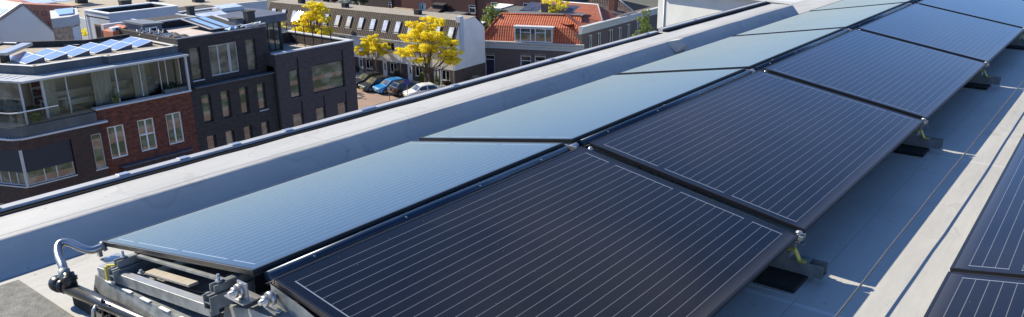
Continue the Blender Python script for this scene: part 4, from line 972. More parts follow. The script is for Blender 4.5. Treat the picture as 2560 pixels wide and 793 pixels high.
for k, (u, v_) in enumerate(((6.5, 9), (14, 6), (10.5, 11), (17.5, 8), (4, 16))):
    T = thing('roof_vent', ['dark roof unit on the gravel hall roof, above the white box', 'dark roof unit on the gravel hall roof, above the collector rack', 'low dark roof unit at the back of the gravel hall roof', 'dark roof unit at the right end of the gravel hall roof', 'small roof unit at the far left of the gravel hall roof'][k], 'roof vent', (-86, 40 + u, G + 9.25))
    m = M(T, fh); m.box(u, u + 1.2, v_, v_ + .9, 9.252, 9.85); m.build('casing', 'darkframe'); m = M(T, fh); m.box(u - .06, u + 1.26, v_ - .06, v_ + .96, 9.852, 9.93); m.build('cap', 'bitumen')

# ------------------------------------------------------------------ white terrace
AT = R(3.71); FT = (-72.08, 63.87, AT, G)
place = ['at the gable end', 'second from the gable end', 'third from the gable end', 'fourth from the gable end', 'fifth from the gable end', 'sixth from the gable end', 'seventh from the gable end', 'eighth from the gable end']
for k in range(8):
    u1 = 11.15 - 4.15 * k; u0 = u1 - 4.15; px = -72.08 + u0 * math.cos(AT); py = 63.87 + u0 * math.sin(AT)
    T = thing('terrace_house', 'white terrace house with brown tiled roof and skylights, ' + place[k], 'house', (px, py, G), 'white terrace houses in a row')
    dd_, wl, wu = (u0 + .9, u0 + 1.66, 0, 2.1), (u0 + 2.15, u0 + 3.35, .75, 1.95), (u0 + 1.85, u0 + 3.1, 3.45, 4.5)
    m = M(T, FT); m.wall(u0, u1 - .002, 0, 2.05, [dd_, wl], 0, .12); m.build('base_wall', 'brick_base')
    m = M(T, FT); m.wall(u0, u1 - .002, 2.052, 4.9, [wu, (dd_[0], dd_[1], 2.0521, 2.1)], -.02, .12); m.box(u0 + .001, u1 - .003, .2, 5.9, 0, 4.85); m.box(u0 + .001, u1 - .003, 1.6, 5.9, 4.851, 6.4)
    if k == 0:
        m.face([(u1, -.02, 2.05), (u1, 5.95, 2.05), (u1, 5.95, 6.4), (u1, 4.1, 7.78), (u1, 1.25, 7.8), (u1, -.02, 4.9)])
    m.build('wall', 'plaster')
    if k == 0:
        m = M(T, FT); m.face([(u1 + .01, 0, 0), (u1 + .01, 5.95, 0), (u1 + .01, 5.95, 2.05), (u1 + .01, 0, 2.05)]); m.build('gable_base', 'brick_base')
        m = M(T, FT); m.box(u1 - .5, u1 + .12, 1.1, 1.75, 4.0, 8.2); m.build('chimney', 'plaster_grey')
    m = M(T, FT)
    e = -.0 if k else .06
    m.face([(u0, -.25, 4.86), (u1 + e, -.25, 4.86), (u1 + e, 1.2, 7.72), (u0, 1.2, 7.72)]); m.face([(u0, 4.3, 7.86), (u1 + e, 4.3, 7.86), (u1 + e, 6.0, 6.42), (u0, 6.0, 6.42)]); m.face([(u0, -.25, 4.80), (u1 + e, -.25, 4.80), (u1 + e, -.25, 4.86), (u0, -.25, 4.86)]); m.build('roof', 'tile_brown')
    m = M(T, FT); m.face([(u0, 1.18, 7.73), (u1 + e, 1.18, 7.73), (u1 + e, 4.32, 7.87), (u0, 4.32, 7.87)]); m.build('flat_top', 'fillet')
    m = M(T, FT); m.box(u0, u1 - .01, -.36, -.26, 4.74, 4.86); m.build('gutter', 'coping'); m = M(T, FT); m.tube([(u1 - .12, -.1, .1), (u1 - .12, -.1, 4.74)], .05, 8); m.build('downpipe', 'greyframe')
    door(T, FT, *dd_, .05, 'whitepaint' if k != 3 else 'greyframe'); window(T, FT, *wl, .04, us=((wl[0] + wl[1]) / 2,), gm='dglass', fw=.07, sill=-.05); window(T, FT, *wu, .02, us=((wu[0] + wu[1]) / 2,), gm='dglass', fw=.07, sill=-.07)
    sl = Vector((1.45, 2.86)).normalized()       # v, w up the slope
    nn = Vector((-sl.y, sl.x))
    for s in (1.35, 3.4):
        flare = (k == 6 and s == 3.4)
        def sk(m, du0, du1, t0, t1, h0, h1, tiltx=0):
            pts = []
            for h in (h0, h1):
                for (uu, tt) in ((du0, t0), (du1, t0), (du1, t1), (du0, t1)):
                    hh = h + (tiltx * (t1 - tt) if True else 0)
                    pts.append((u0 + s + uu, -.25 + sl.x * tt + nn.x * hh, 4.86 + sl.y * tt + nn.y * hh))
            m.face(pts[4:]); m.face(pts[:4][::-1])
            for i in range(4):
                j = (i + 1) % 4; m.face([pts[i], pts[j], pts[4 + j], pts[4 + i]])
        m = M(T, FT); sk(m, -.40, .40, .95, 2.35, -.02, .10); so = m.build('skylight', 'darkframe')
        if flare:
            nrm = None
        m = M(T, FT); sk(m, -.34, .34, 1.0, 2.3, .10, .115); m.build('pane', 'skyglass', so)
        m = M(T, FT); sk(m, -.38, .38, .80, .95, -.01, .03); m.build('flashing', 'coping', so)
    if k in (1, 4, 6):
        m = M(T, FT); m.box(u0 + .6, u0 + 1.3, 2.0, 2.7, 7.6, 8.35); m.build('chimney', 'bitumen')
# the one opened roof window that throws the sun back at us
uo = -15.6; cen = Vector((-72.08 + uo * math.cos(AT) - .75 * math.sin(AT) * 1, 63.87 + uo * math.sin(AT) + .75 * math.cos(AT) - .55, G + 6.3))
v1 = (Vector((1.958, -2.928, 1.434)) - cen).normalized(); nm = (v1 + SUN).normalized(); t1 = nm.cross(Vector((0, 0, 1))).normalized() * -1; t2 = nm.cross(t1)
T = thing('roof_window', 'opened roof window flashing white sunlight on the far left of the terrace roof', 'skylight', cen, None)
m = M(T); 
def slab(m, hw, hh, z0, z1):
    p = [cen + t1 * a_ * hw + t2 * b_ * hh + nm * z for z in (z0, z1) for a_, b_ in ((-1, -1), (1, -1), (1, 1), (-1, 1))]
    for f in ((3, 2, 1, 0), (4, 5, 6, 7), (0, 1, 5, 4), (1, 2, 6, 5), (2, 3, 7, 6), (3, 0, 4, 7)): m.face([p[i] for i in f])
slab(m, .62, .85, -.06, -.004); m.build('frame', 'darkframe')
mm, ntm, bb = new_mat('mirror_pane'); bb.inputs['Base Color'].default_value = (.3, .33, .36, 1); bb.inputs['Roughness'].default_value = .09; bb.inputs['IOR'].default_value = 2.2
m = M(T); slab(m, .58, .8, -.003, .004); m.build('pane', mm)

# ------------------------------------------------------------------ orange roofed corner house
A2 = R(22); FO = (-63.0, 71.3, A2, G)
T = thing('orange_roof_house', 'brown brick corner house with an orange pantile mansard roof and wide dormer', 'house', (-63, 71.3, G))
wid = 13.0
ho = [(.78, 2.03, .15, 2.7), (5.34, 6.69, .9, 2.82), (7.16, 8.53, .9, 2.86), (10.2, 11.5, .9, 2.86)]
m = M(T, FO); m.wall(0, wid, 0, 3.6, ho, 0, .15); m.box(0, wid, .2, 7, 0, 3.6); m.build('wall', 'brick_purple')
m = M(T, FO); m.sweep([(.2, 3.6), (-.08, 3.6), (-.08, 3.85), (-.16, 3.95), (-.16, 4.2), (-.34, 4.32), (-.34, 4.5), (.2, 4.5)], -.15, wid + .25); m.build('cornice', 'cornice')
door(T, FO, .78, 2.03, .15, 2.7, .1, 'navydoor', False, 'whitepaint', .5)
for h in ho[1:]: window(T, FO, *h, .06, ws=((h[2] + (h[3] - h[2]) * .68),), gm='dglass', fw=.09, sill=-.06)
for a_, b_, c_, d_ in ho:
    m = M(T, FO); n_ = 5
    for k in range(n_):
        u = a_ + (b_ - a_) * (k + .5) / n_; m.box(u - .06, u + .06, -.012, -.001, d_ + .03, d_ + .28)
    m.build('lintel_stone', 'fillet')
m = M(T, FO)
m.face([(.1, 0, 4.5), (wid - .2, 0, 4.5), (wid - .2, .75, 6.3), (1.45, .75, 6.3)]); m.face([(1.45, .75, 6.3), (wid - .2, .75, 6.3), (wid - .7, 2.7, 7.45), (2.2, 2.7, 7.45)])
m.face([(.1, 0, 4.5), (1.45, .75, 6.3), (2.2, 2.7, 7.45), (2.2, 5.6, 7.45), (.1, 7, 4.5)]); m.build('roof', 'tile_orange')
m = M(T, FO); m.tube([(2.2, 2.7, 7.5), (wid - .7, 2.7, 7.5)], .1, 8); m.tube([(.1, 0, 4.52), (1.45, .75, 6.36), (2.2, 2.7, 7.5)], .08, 8); m.build('ridge_tiles', 'tile_orange')
m = M(T, FO); m.face([(2.2, 2.7, 7.452), (wid - .7, 2.7, 7.452), (wid - .7, 5.6, 7.452), (2.2, 5.6, 7.452)]); m.build('flat_top', 'galvdull')
m = M(T, FO); m.box(4.6, 9.4, -.0, .9, 4.55, 6.3); db = m.build('dormer', 'greyframe')
m = M(T, FO); m.box(4.5, 9.5, -.18, 1.2, 6.302, 6.42); m.build('dormer_roof', 'coping', db)
us_ = [4.65, 5.4, 6.63, 7.22, 8.5, 9.2]
m = M(T, FO)
for u in [4.65, 5.35, 6.6, 7.2, 8.45, 9.27]: m.box(u, u + .1, -.1, -.02, 4.62, 6.25)
m.box(4.65, 9.37, -.098, -.022, 4.56, 4.66).box(4.65, 9.37, -.097, -.023, 6.15, 6.26).box(5.45, 6.6, -.096, -.02, 5.68, 5.75).box(7.3, 8.45, -.096, -.02, 5.68, 5.75); m.build('dormer_frame', 'whitepaint', db)
m = M(T, FO); m.box(4.7, 9.3, -.04, -.015, 4.62, 6.2); m.build('pane', 'pglass', db)
m = M(T, FO); m.box(-1.35, -.25, 1.5, 3.2, 0, 6.2); m.build('side_annex', 'zincdark'); m = M(T, FO); m.box(-1.5, -.1, 1.35, 3.35, 6.202, 6.3); m.build('annex_roof', 'whitepaint')
m = M(T, FO); m.box(6.6, 7.5, 5.2, 6.1, 7.4, 8.5); m.box(7.6, 8.3, 5.2, 6.1, 7.4, 8.3); m.build('chimney', 'brick_purple')
# long side building
cu = (-63 + 13.0 * math.cos(A2), 71.3 + 13.0 * math.sin(A2))
AS = R(92.9); FS = (cu[0], cu[1], AS, G)       # u runs away along the side street, v to the left
T = thing('side_house', 'long brown brick side wing with cream cornice and tall white framed windows', 'house', (cu[0], cu[1], G))
hs = [(1.6, 2.5, 3.5, 5.35), (3.7, 4.6, 3.5, 5.35), (6.5, 7.7, 3.5, 5.33), (9.0, 10, 3.5, 5.3), (11.4, 12.4, 3.5, 5.4), (14, 15, 3.5, 5.4)]
m = M(T, FS); m.wall(.05, 24, 0, 5.75, hs, 0, .18); m.box(.05, 24, .25, 9, 0, 5.7); m.box(.05, .3, .002, .25, 0, 5.7); m.build('wall', 'brick_purple')
m = M(T, FS); m.sweep([(.3, 5.75), (-.08, 5.75), (-.08, 6.0), (-.2, 6.1), (-.2, 6.35), (-.36, 6.45), (-.36, 6.65), (.3, 6.65)], -.3, 24); m.build('cornice', 'cornice')
for h in hs: window(T, FS, *h, .08, us=((h[0] + h[1]) / 2,), gm='dglass', fw=.1)
m = M(T, FS)
m.face([(-.2, .3, 6.66), (5.0, .3, 6.66), (2.8, 3.2, 7.5), (.4, 2.9, 7.9)]); m.build('hip_end', 'tile_orange2')
m = M(T, FS); m.face([(-.15, 2.0, 6.7), (5.2, .2, 6.66), (8.2, 2.6, 8.1), (8.2, 11, 8.1), (3.0, 11, 7.0)]); m.face([(5.2, .2, 6.66), (9.0, .2, 6.7), (8.2, 2.6, 8.1)]); m.build('roof', 'tile_orange2')
m = M(T, FS); m.face([(9.4, .2, 6.9), (13.4, .2, 6.9), (13.6, 2.6, 8.25), (13.6, 12, 8.25), (9.2, 12, 7.0), (8.6, 3, 7.4)]); m.build('far_roof', 'tile_dark')
m = M(T, FS); m.face([(13.4, .2, 6.9), (18.5, .2, 6.9), (13.6, 2.6, 8.25)]); m.build('far_hip', 'bitumen')
m = M(T, FS); m.tube([(13.3, .2, 6.95), (13.6, 2.6, 8.3), (13.6, 12, 8.3)], .1, 8); m.tube([(5.2, .2, 6.72), (8.2, 2.6, 8.15), (8.2, 11, 8.15)], .09, 8); m.build('ridge_tiles', 'coping')
m = M(T, FS); m.box(10.5, 11.4, 1.5, 2.3, 7, 8.7); m.build('chimney', 'brick_far')
for k in range(5):
    m = M(T, FS); 
    def pt(t, s_):   # on the sloping orange roof plane behind the flat top
        return (3.6 + s_ * 2.3, 3.8 + 1.55 * t, 7.3 + .06 + s_ * .8)
    m.face([pt(k, 0), pt(k, 1), pt(k + .93, 1), pt(k + .93, 0)]); m.build('roof_panel', 'pvdull')

# white block at the right
T = thing('white_block', 'tall plain white building beyond the parapet at the top right', 'building', (-38.7, 72, G))
FB = (-38.7, 72.0, R(-15), G)
m = M(T, FB); m.box(0, 24, 0, 10, 0, 12.3); m.build('wall', 'blockplaster', bevel=.02); m = M(T, FB); m.box(-.4, 24.3, -1.0, 10, 12.302, 12.5); m.build('roof_edge', 'coping'); m = M(T, FB); m.tube([(.95, -.06, 0), (.95, -.06, 12.3)], .07, 8); m.build('downpipe', 'greyframe')

# ------------------------------------------------------------------ back row of brick houses
FHh = (-72.08 - 20 * math.sin(AT), 63.87 + 20 * math.cos(AT), AT, G)
cuts = [-24, -17.2, -9.15, -1.0, 5.2, 12, 19, 26]
bl = ['with a white framed window behind the red shrub', 'with a pale blue back door', 'with dark roof sheds in front', 'behind the light green tree', 'with a white framed sash window', 'behind the small yellow tree', 'at the right end of the back row']
for k in range(5):
    u0, u1 = cuts[k], cuts[k + 1]
    T = thing('brick_back_house', 'red brick house back in the distance ' + bl[k], 'house', (FHh[0] + u0, FHh[1] + u0 * .065, G), 'brick houses across the back gardens')
    ws_ = {0: [(-18.0, -16.9 - .35, 4.8, 6.0)], 1: [(-11.9, -10.6, 4.4, 6.25)], 2: [(-2.25, -1.05, 5.4, 6.6)], 3: [(1.5, 2.75, 4.9, 7.2)], 4: [(7.2, 8.5, 5.5, 7.5)], 5: [(13, 14.2, 5.4, 7.4)], 6: [(20, 21.3, 5.4, 7.4)]}[k]
    m = M(T, FHh); m.wall(u0, u1 - .01, 0, 9.0 + (k % 3) * .25, ws_, (k % 2) * .25, .12); m.box(u0, u1 - .012, .4, 8, 0, 8.9); m.build('wall', 'brick_far' if k in (1, 3, 6) else 'brick_base' if k == 0 else MT.setdefault('brick_deep', brickm('deep_red_brick', (.11, .035, .028), (.075, .026, .022), (.08, .05, .045), rot=AT, patch=.3)))
    for h in ws_:
        if k == 1: door(T, FHh, *h, .3, 'bluedoor', True)
        else: window(T, FHh, *h, (k % 2) * .25 + .05, ws=((h[2] + h[3]) / 2 + .2,), gm='dglass', fw=.1)
    m = M(T, FHh); m.prism([(u0, -.3), (u1 - .01, -.3), (u1 - .01, 8.2), (u0, 8.2)], 9.7, 9.85); m.build('roof', 'bitumen')
def shed(u, v_, w_, d_, h, wall, roof, lab_, slope_=.15, z0=0):
    f = (-72.08 - v_ * math.sin(AT), 63.87 + v_ * math.cos(AT), AT, G); T = thing('garden_shed', lab_, 'shed', (f[0] + u, f[1] + u * .065, G))
    m = M(T, f); m.prism([(u, 0), (u + w_, 0), (u + w_, d_), (u, d_)], 0, h); m.build('wall', wall); m = M(T, f); m.prism([(u - .12, -.12), (u + w_ + .12, -.12), (u + w_ + .12, d_ + .12), (u - .12, d_ + .12)], h + .002, lambda p: h + .1 + slope_ * (p[1] / d_)); m.build('roof', roof)
    m = M(T, f); m.box(u + w_ * .3, u + w_ * .3 + .8, -.03, .0, h - 2.1, h - .25); m.build('door', 'darkframe')
shed(-5.6, 18, 3.2, 3, 5.3, 'bitumen', 'galvdull', 'dark shed with grey flat roof behind the terrace gable'); shed(-8.8, 17, 2.2, 2.4, 4.9, 'galvdull', 'tile_dark', 'small outbuilding with a grey tiled lean-to roof behind the big yellow tree', .9)
shed(3.3, 17, 2.3, 3, 6.9, 'teal', 'plaster', 'pale teal clad rear extension behind the light green tree'); shed(5.7, 17, 2.7, 3, 6.75, 'tanshed', 'galvdull', 'tan rear extension with grey flat roof behind the orange roof'); shed(-15.2, 16, 3.6, 2.6, 4.9, 'galvdull', 'tanshed', 'low garden shed with tan felt roof beside the pale blue door', .5); shed(-8.2, 19, 2, .8, 6.3, 'darkframe', 'bitumen', 'dark kitchen flue housing against the brick back wall')

# ------------------------------------------------------------------ trees
def tree(name, lab_, base, limbs, clumps, leaf, n, s, tr=.16, seed=1, group=None, stems=1):
    T = thing(name, lab_, 'tree', base, group); q = random.Random(seed); bx, by, bz = base
    m = M(T)
    for st in range(stems):
        ox = (st - (stems - 1) / 2) * .55
        fork = (bx + ox * .8, by, bz + limbs[0]); m.tube([(bx + ox, by, bz), (bx + ox * 1.1, by + .02, bz + limbs[0] * .5), fork], [tr * 1.25, tr, tr * .85], 9)
        for i, (x, y, z, rx, rz) in enumerate(clumps):
            if i % stems != st: continue
            e = Vector((bx + x, by + y, bz + z)); f = Vector(fork); mid = f.lerp(e, .5) + Vector((q.uniform(-.2, .2), q.uniform(-.2, .2), -.12 * (e - f).length * .5)); 
            m.tube([f, f.lerp(mid, .5) + Vector((0, 0, .05)), mid, e], [tr * .55, tr * .42, tr * .3, tr * .1], 6)
            for j in range(3):
                t = e + Vector((q.uniform(-1, 1) * rx, q.uniform(-1, 1) * rx, q.uniform(-.3, .6) * rz)); m.tube([mid, mid.lerp(t, .6) + Vector((0, 0, .1)), t], [tr * .2, tr * .12, tr * .04], 5)
    m.build('trunk', 'bark')
    m = M(T); tot = sum(c_[3] ** 2 for c_ in clumps)
    for (x, y, z, rx, rz) in clumps:
        nn = int(n * rx * rx / tot)
        subs = max(6, int(17 * rx))
        for k in range(subs):
            a_ = q.uniform(0, 6.28); rr = rx * q.random() ** .5; blob_leaves(m, (bx + x + math.cos(a_) * rr, by + y + math.sin(a_) * rr, bz + z + q.uniform(-1, 1) * rz * (1 - .5 * rr / rx)), (rx * q.uniform(.22, .42), rx * q.uniform(.22, .42), rz * q.uniform(.2, .4)), nn // subs, s, q)
    m.build('crown', leaf)
    return T
cl2 = [(-2.7, .2, 4.0, 1.0, .45), (-1.6, -.6, 4.6, 1.2, .5), (-.3, .6, 4.9, 1.2, .5), (-1.9, .4, 6.0, 1.2, .6), (-.2, -.3, 6.7, 1.3, .6), (.6, .2, 7.8, 1.2, .6), (1.3, -.4, 6.6, 1.2, .6), (2.6, .3, 5.9, 1.1, .5), (3.3, -.1, 5.1, 1.0, .45), (2.2, .5, 4.2, 1.0, .4), (1.1, -.7, 5.3, 1.1, .5), (-.9, -.3, 7.4, 1.0, .5), (3.0, .2, 3.9, .8, .35), (0, .8, 6, 1.3, .6), (-.8, .2, 3.6, .9, .35)]
tree('yellow_tree', 'large bright yellow tree with a twin trunk standing beside the white car', (-62.75, 61.84, G), (2.0,), [(x * 1.32, y, z + (z - 5.5) * .06, rx * 1.12, rz * 1.1) for x, y, z, rx, rz in cl2], 'leaf_yellow', 26000, .11, .15, 3, 'yellow leaved street trees', 2)
cl1 = [(-1.5, 0, 3.5, .9, .4), (-.4, .3, 4.3, .9, .5), (.5, -.2, 4.9, .7, .4), (1.2, .1, 4.0, .9, .4), (.2, .4, 3.6, 1.0, .4), (-1.1, -.3, 2.9, .7, .3), (1.5, .2, 3.3, .6, .3)]
tree('yellow_tree', 'smaller yellow tree in front of the terrace, left of the large twin-trunk tree', (-72.36, 62.2, G), (1.9,), [(x * 1.2, y, z * 1.06, rx * 1.15, rz * 1.15) for x, y, z, rx, rz in cl1], 'leaf_yellow', 10500, .11, .09, 5, 'yellow leaved street trees')
t3x, t3y = -72.08 + (-11.2) * math.cos(AT), 63.87 - 11.2 * math.sin(AT) - 2.1
cl3 = [(-2.2, 0, 5.0, 1.2, .6), (-.8, -.3, 5.6, 1.3, .7), (.8, .2, 5.2, 1.3, .6), (2.2, 0, 5.4, 1.1, .6), (-1.0, .2, 6.8, 1.2, .6), (.6, -.2, 7.2, 1.3, .7), (1.9, .2, 6.9, 1.1, .6), (1.4, 0, 8.3, 1.0, .6), (0, .3, 8.4, 1.0, .6), (-2.6, .2, 6.0, .9, .5), (2.4, 0, 8.0, .7, .4)]
tree('yellow_tree', 'yellow tree rising behind the roof terrace of the black corner house', (t3x, t3y, G), (3.0,), [(x * 1.05 + 1.25, y, z, rx * 1.0, rz) for x, y, z, rx, rz in cl3], 'leaf_yellow', 16000, .11, .15, 8, 'yellow leaved street trees')
fgx = lambda u, v_: (-72.08 + u * math.cos(AT) - v_ * math.sin(AT), 63.87 + u * math.sin(AT) + v_ * math.cos(AT), G)
gcl = [(-1.2, 0, 6.2, 1.1, .7), (0, .2, 6.9, 1.2, .8), (1.1, -.1, 6.3, 1.1, .7), (.3, -.3, 7.9, 1.0, .7), (-.6, .2, 7.6, .9, .6), (1.4, .2, 7.3, .8, .6), (-.2, 0, 5.5, 1.3, .7), (1.2, 0, 5.2, 1.0, .6)]
tree('green_tree', 'light green willow like tree between the terrace gable and the orange roof', fgx(9.2, 10.5), (3.5,), gcl, 'leaf_green', 4200, .14, .14, 11)
rcl = [(-.6, 0, 3.2, 1.0, .7), (.2, .2, 4.4, 1.0, .8), (-.4, -.2, 5.4, .9, .8), (.5, 0, 6.4, .9, .8), (.1, .1, 7.5, .8, .7), (.6, 0, 8.4, .6, .6), (-.8, .1, 4.2, .7, .6), (.7, 0, 5.2, .8, .7)]
tree('green_tree', 'tall loose green tree standing against the white block at the right', (-44.2, 78.5, G), (2.5,), rcl, 'leaf_green', 3400, .13, .12, 12)
ycl = [(-.9, 0, 7.4, 1.0, .6), (.6, .1, 7.9, 1.1, .6), (-.2, 0, 8.8, 1.2, .7), (1.3, 0, 8.6, .9, .6)]
p_ = fgx(15.3, 15); tree('yellow_tree', 'yellow treetop showing above the solar roof behind the orange house', p_, (5.0,), ycl, 'leaf_yellow', 1300, .14, .12, 13, 'yellow leaved street trees')
p_ = fgx(-17.5, 13); tree('dark_tree', 'dark green conifer like tree behind the terrace roof', p_, (3.0,), [(-.8, 0, 7.5, 1.4, 1.0), (.9, .2, 7.2, 1.4, 1.0), (0, 0, 9.0, 1.2, 1.0), (2.2, 0, 8.2, 1.2, 1.0)], 'leaf_dark', 2200, .15, .14, 14)
p_ = fgx(-20.7, 12); tree('red_tree', 'dark red leaved tree behind the terrace roof beside the white blossom', p_, (3.0,), [(-1.5, 0, 7.2, 1.3, .9), (.4, 0, 7.5, 1.3, .9), (-.4, 0, 8.6, 1.2, .8)], 'leaf_red', 1500, .15, .14, 15)
p_ = fgx(-26, 12); tree('green_tree', 'broad green tree behind the left end of the terrace roof', p_, (3.0,), [(-2.0, 0, 7.2, 1.5, .9), (.4, 0, 7.7, 1.5, .9), (-4.0, 0, 7.4, 1.4, .8), (2.3, 0, 7.6, 1.4, .9)], 'leaf_green', 2000, .15, .14, 16)
p_ = fgx(-15.4, 9); tree('blossom_tree', 'small tree with white blossom poking up behind the terrace ridge', p_, (4.5,), [(-.8, 0, 7.3, .7, .5), (.3, 0, 7.9, .6, .5), (.9, 0, 7.2, .6, .4)], 'leaf_white', 500, .12, .09, 17)
tree('yellow_tree', 'yellow treetop between the far brick house and the white box house', (-80, 34.8, G), (6.0,), [(-.6, -1.4, 9.0, 1.0, .5), (0, 0, 9.3, 1.0, .5), (.4, 1.4, 9.2, .9, .5)], 'leaf_yellow', 900, .14, .12, 18, 'yellow leaved street trees')
tree('yellow_tree', 'yellow treetop just above the roof lights of the black house', (-78.5, 49.5, G), (5.0,), [(-.9, -1.0, 8.6, .9, .5), (0, .6, 8.4, .9, .5), (.4, 2.6, 7.9, .9, .5), (0, 4.2, 7.2, .8, .5)], 'leaf_yellow', 1000, .14, .12, 19, 'yellow leaved street trees')
tree('green_tree', 'green treetop at the top left behind the gable house ridge', (-112, 37.5, G), (6.0,), [(0, -1.2, 9.4, 1.6, .9), (0, 1.3, 9.7, 1.6, .9), (.4, .2, 10.6, 1.5, .8)], 'leaf_green', 1200, .17, .15, 20)
for i, (u, v_, r, lab_, lf) in enumerate(((-4.2, -.9, (.8, .6, .6), 'dark green bush under the lower windows at the left of the terrace', 'leaf_dark'), (9.4, -.9, (.8, .6, .75), 'yellow green bush beside the white door near the gable', 'leaf_green'), (6.6, -.7, (.45, .4, .8), 'upright green bush behind the twin trunk', 'leaf_green'), (2.5, -.6, (.5, .4, .6), 'dark bush with bicycles below the terrace window', 'leaf_dark'), (10.8, -.9, (.5, .4, .6), 'dark red shrub at the foot of the gable corner', 'leaf_red'), (8.0, -1.3, (.5, .35, .3), 'low green tuft of grass at the foot of the twin trunk', 'leaf_green'), (12.8, 2.5, (1.2, 1.2, .6), 'flowering bush with white blossom beside the terrace gable', 'leaf_white'))):
    shrub('bush', lab_, 'bush', fgx(u, v_)[:2] + (G + .12,), r, 520, .09, lf)

# ------------------------------------------------------------------ cars and street furniture
def car(lab_, x, y, rot, paint, hatch=True):
    T = thing('parked_car', lab_, 'car', (x, y, G + .004), 'cars parked side by side in front of the terrace')
    T.location = (0, 0, 0)
    # local: front towards -y, length 4.1, width 1.74
    prof = [(-2.05, .30), (-2.05, .62), (-1.9, .74), (-1.1, .92), (-.35, 1.42), (.2, 1.5), (1.2, 1.46), (1.75, 1.05), (2.02, .95), (2.05, .35), (1.75, .24), (-1.75, .22)]
    belt = .92
    m = M(T); hw = .87
    def ringp(s_, zf): return [(s_ * (hw - max(0, z - belt) * .36 - (.12 if abs(y_) > 1.95 else 0)), y_, z) for y_, z in zf]
    Lp, Rp = ringp(-1, prof), ringp(1, prof); n_ = len(prof)
    m.face(Lp[::-1]); m.face(Rp)
    for k in range(n_): j = (k + 1) % n_; m.face([Lp[k], Lp[j], Rp[j], Rp[k]], k in (3, 4, 5))
    m.build('body', paint, bevel=.05)
    m = M(T)   # glasshouse skins, a few mm proud
    def sg(y_, z): return hw - max(0, z - belt) * .36 + .004
    for s_ in (-1, 1):
        for seg in ([(-.95, .97), (-.33, 1.34), (.3, 1.41), (.3, .97)], [(.38, .97), (.38, 1.41), (1.15, 1.37), (1.5, 1.08), (1.4, .97)]):
            q_ = [(s_ * sg(y_, z), y_, z) for y_, z in seg]; m.face(q_ if s_ < 0 else q_[::-1])
    m.build('side_glass', 'dglass')
    for nm_, (ya, za), (yb, zb) in (('windscreen', (-1.02, .965), (-.42, 1.375)), ('rear_window', (1.68, 1.1), (1.3, 1.385))):
        m = M(T); of = .012; w0, w1 = sg(ya, za) - .1, sg(yb, zb) - .09; dy, dz = yb - ya, zb - za; l_ = math.hypot(dy, dz); ny, nz = (-dz / l_ * of, dy / l_ * of) if ya < 0 else (dz / l_ * of, -dy / l_ * of)
        m.face([(-w0, ya + ny, za + nz), (w0, ya + ny, za + nz), (w1, yb + ny, zb + nz), (-w1, yb + ny, zb + nz)]); m.build(nm_, 'pglass' if nm_ == 'windscreen' else 'dglass')
    for s_ in (-1, 1):
        for y_ in (-1.28, 1.28):
            m = M(T); m.tube([(s_ * .70, y_, .31), (s_ * .875, y_, .31)], .31, 18); wo = m.build('wheel', 'tyre'); m = M(T); m.tube([(s_ * .86, y_, .31), (s_ * .882, y_, .31)], .2, 14); m.build('rim', 'alu', wo)
        m = M(T); m.box(*sorted((s_ * .42, s_ * .72)), -2.075, -1.93, .60, .73); m.build('headlight', 'lamp', bevel=.02)
        m = M(T); m.box(*sorted((s_ * .55, s_ * .76)), 1.93, 2.062, .72, .92); m.build('tail_light', 'redlamp', bevel=.02)
        m = M(T); m.box(*sorted((s_ * .86, s_ * 1.0)), -.72, -.6, .95, 1.07); m.build('mirror', paint, bevel=.02)
    m = M(T); m.box(-.5, .5, -2.07, -1.95, .36, .5); m.build('grille', 'blackplastic', bevel=.01)
    m = M(T); m.box(-.26, .26, -2.085, -2.071, .40, .5); m.box(-.26, .26, 2.056, 2.07, .5, .6); m.build('number_plate', plain('plate_yellow', (.55, .42, .05), .5))
    T.location = (x, y, G + .004); T.rotation_euler = (0, 0, rot); return T
def paint(n_, c): return plain(n_, c, .25, .1, .05, 3, ior=1.7)
CR = R(6)
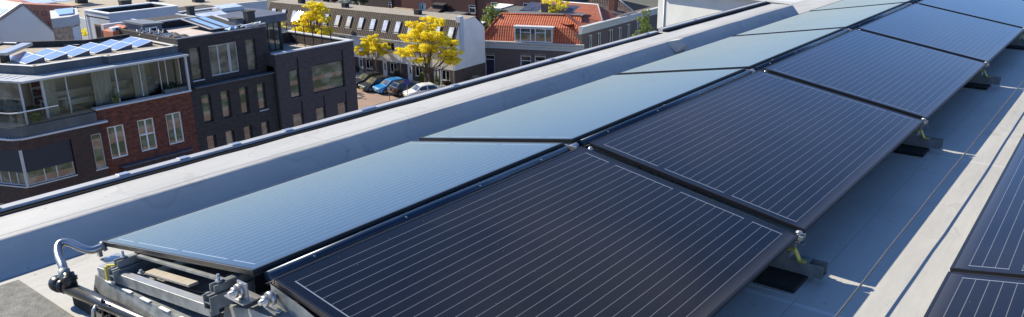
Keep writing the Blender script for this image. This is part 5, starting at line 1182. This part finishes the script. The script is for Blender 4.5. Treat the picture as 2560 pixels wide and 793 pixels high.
pk, bl_, wh = paint('black_paint', (.012, .013, .017)), paint('blue_paint', (.01, .22, .55)), paint('white_car_paint', (.78, .79, .8))
car('black car with a pale windscreen parked left of the bright blue car', -67.9, 58.75, CR + R(-22), pk); car('bright blue hatchback parked between two black cars', -65.75, 59.0, CR + R(-22), bl_)
car('black car parked tail out between the blue and the white car', -63.5, 59.2, CR + R(-22) + math.pi, pk); car('white hatchback parked beneath the large yellow tree', -60.9, 59.1, CR + R(-30), wh); car('dark car half hidden behind the black house, leftmost of the parked cars', -70.3, 59.6, CR + R(-22), pk)
T = thing('parking_sign', 'round blue traffic sign on a grey post beside the white car', 'traffic sign', (-61.3, 57.2, G)); m = M(T); m.tube([(-61.3, 57.2, G), (-61.3, 57.2, G + 2.2)], .03, 8); m.build('post', 'galvdull'); m = M(T); dv = Vector((.66, -.75, 0)); cc_ = Vector((-61.3, 57.2, G + 2.05)) + dv * .04; m.tube([cc_, cc_ + dv * .015], .33, 20); m.build('plate', 'signblue'); m = M(T); m.bar(cc_ + dv * .018 + Vector((-.09, -.07, -.16)), cc_ + dv * .018 + Vector((.09, .08, .16)), .05, .004); m.build('arrow', 'whitepaint')
T = thing('parking_meter', 'short grey post with a blank square plate at the kerb before the black car', 'post', (-62.69, 55.76, G)); m = M(T); m.tube([(-62.69, 55.76, G), (-62.69, 55.76, G + 1.5)], .035, 8); m.build('post', 'galvdull'); m = M(T); m.box(-62.9, -62.48, 55.72, 55.75, G + .95, G + 1.5); m.build('plate', 'galvdull')
T = thing('lamp_post', 'white street lamp post in front of the terrace gable corner', 'street lamp', (-62.77, 65.0, G)); T.location = (-61.9, 63.2, G); m = M(T); m.tube([(-61.9, 63.2, G), (-61.9, 63.2, G + .8), (-61.9, 63.2, G + 4.2)], [.11, .09, .06], 10); m.build('pole', 'whitepaint'); m = M(T); m.tube([(-61.9, 63.2, G + 4.2), (-61.9, 63.2, G + 4.35), (-61.9, 63.2, G + 4.5)], [.16, .2, .06], 12); m.build('lamp_head', 'greyframe')
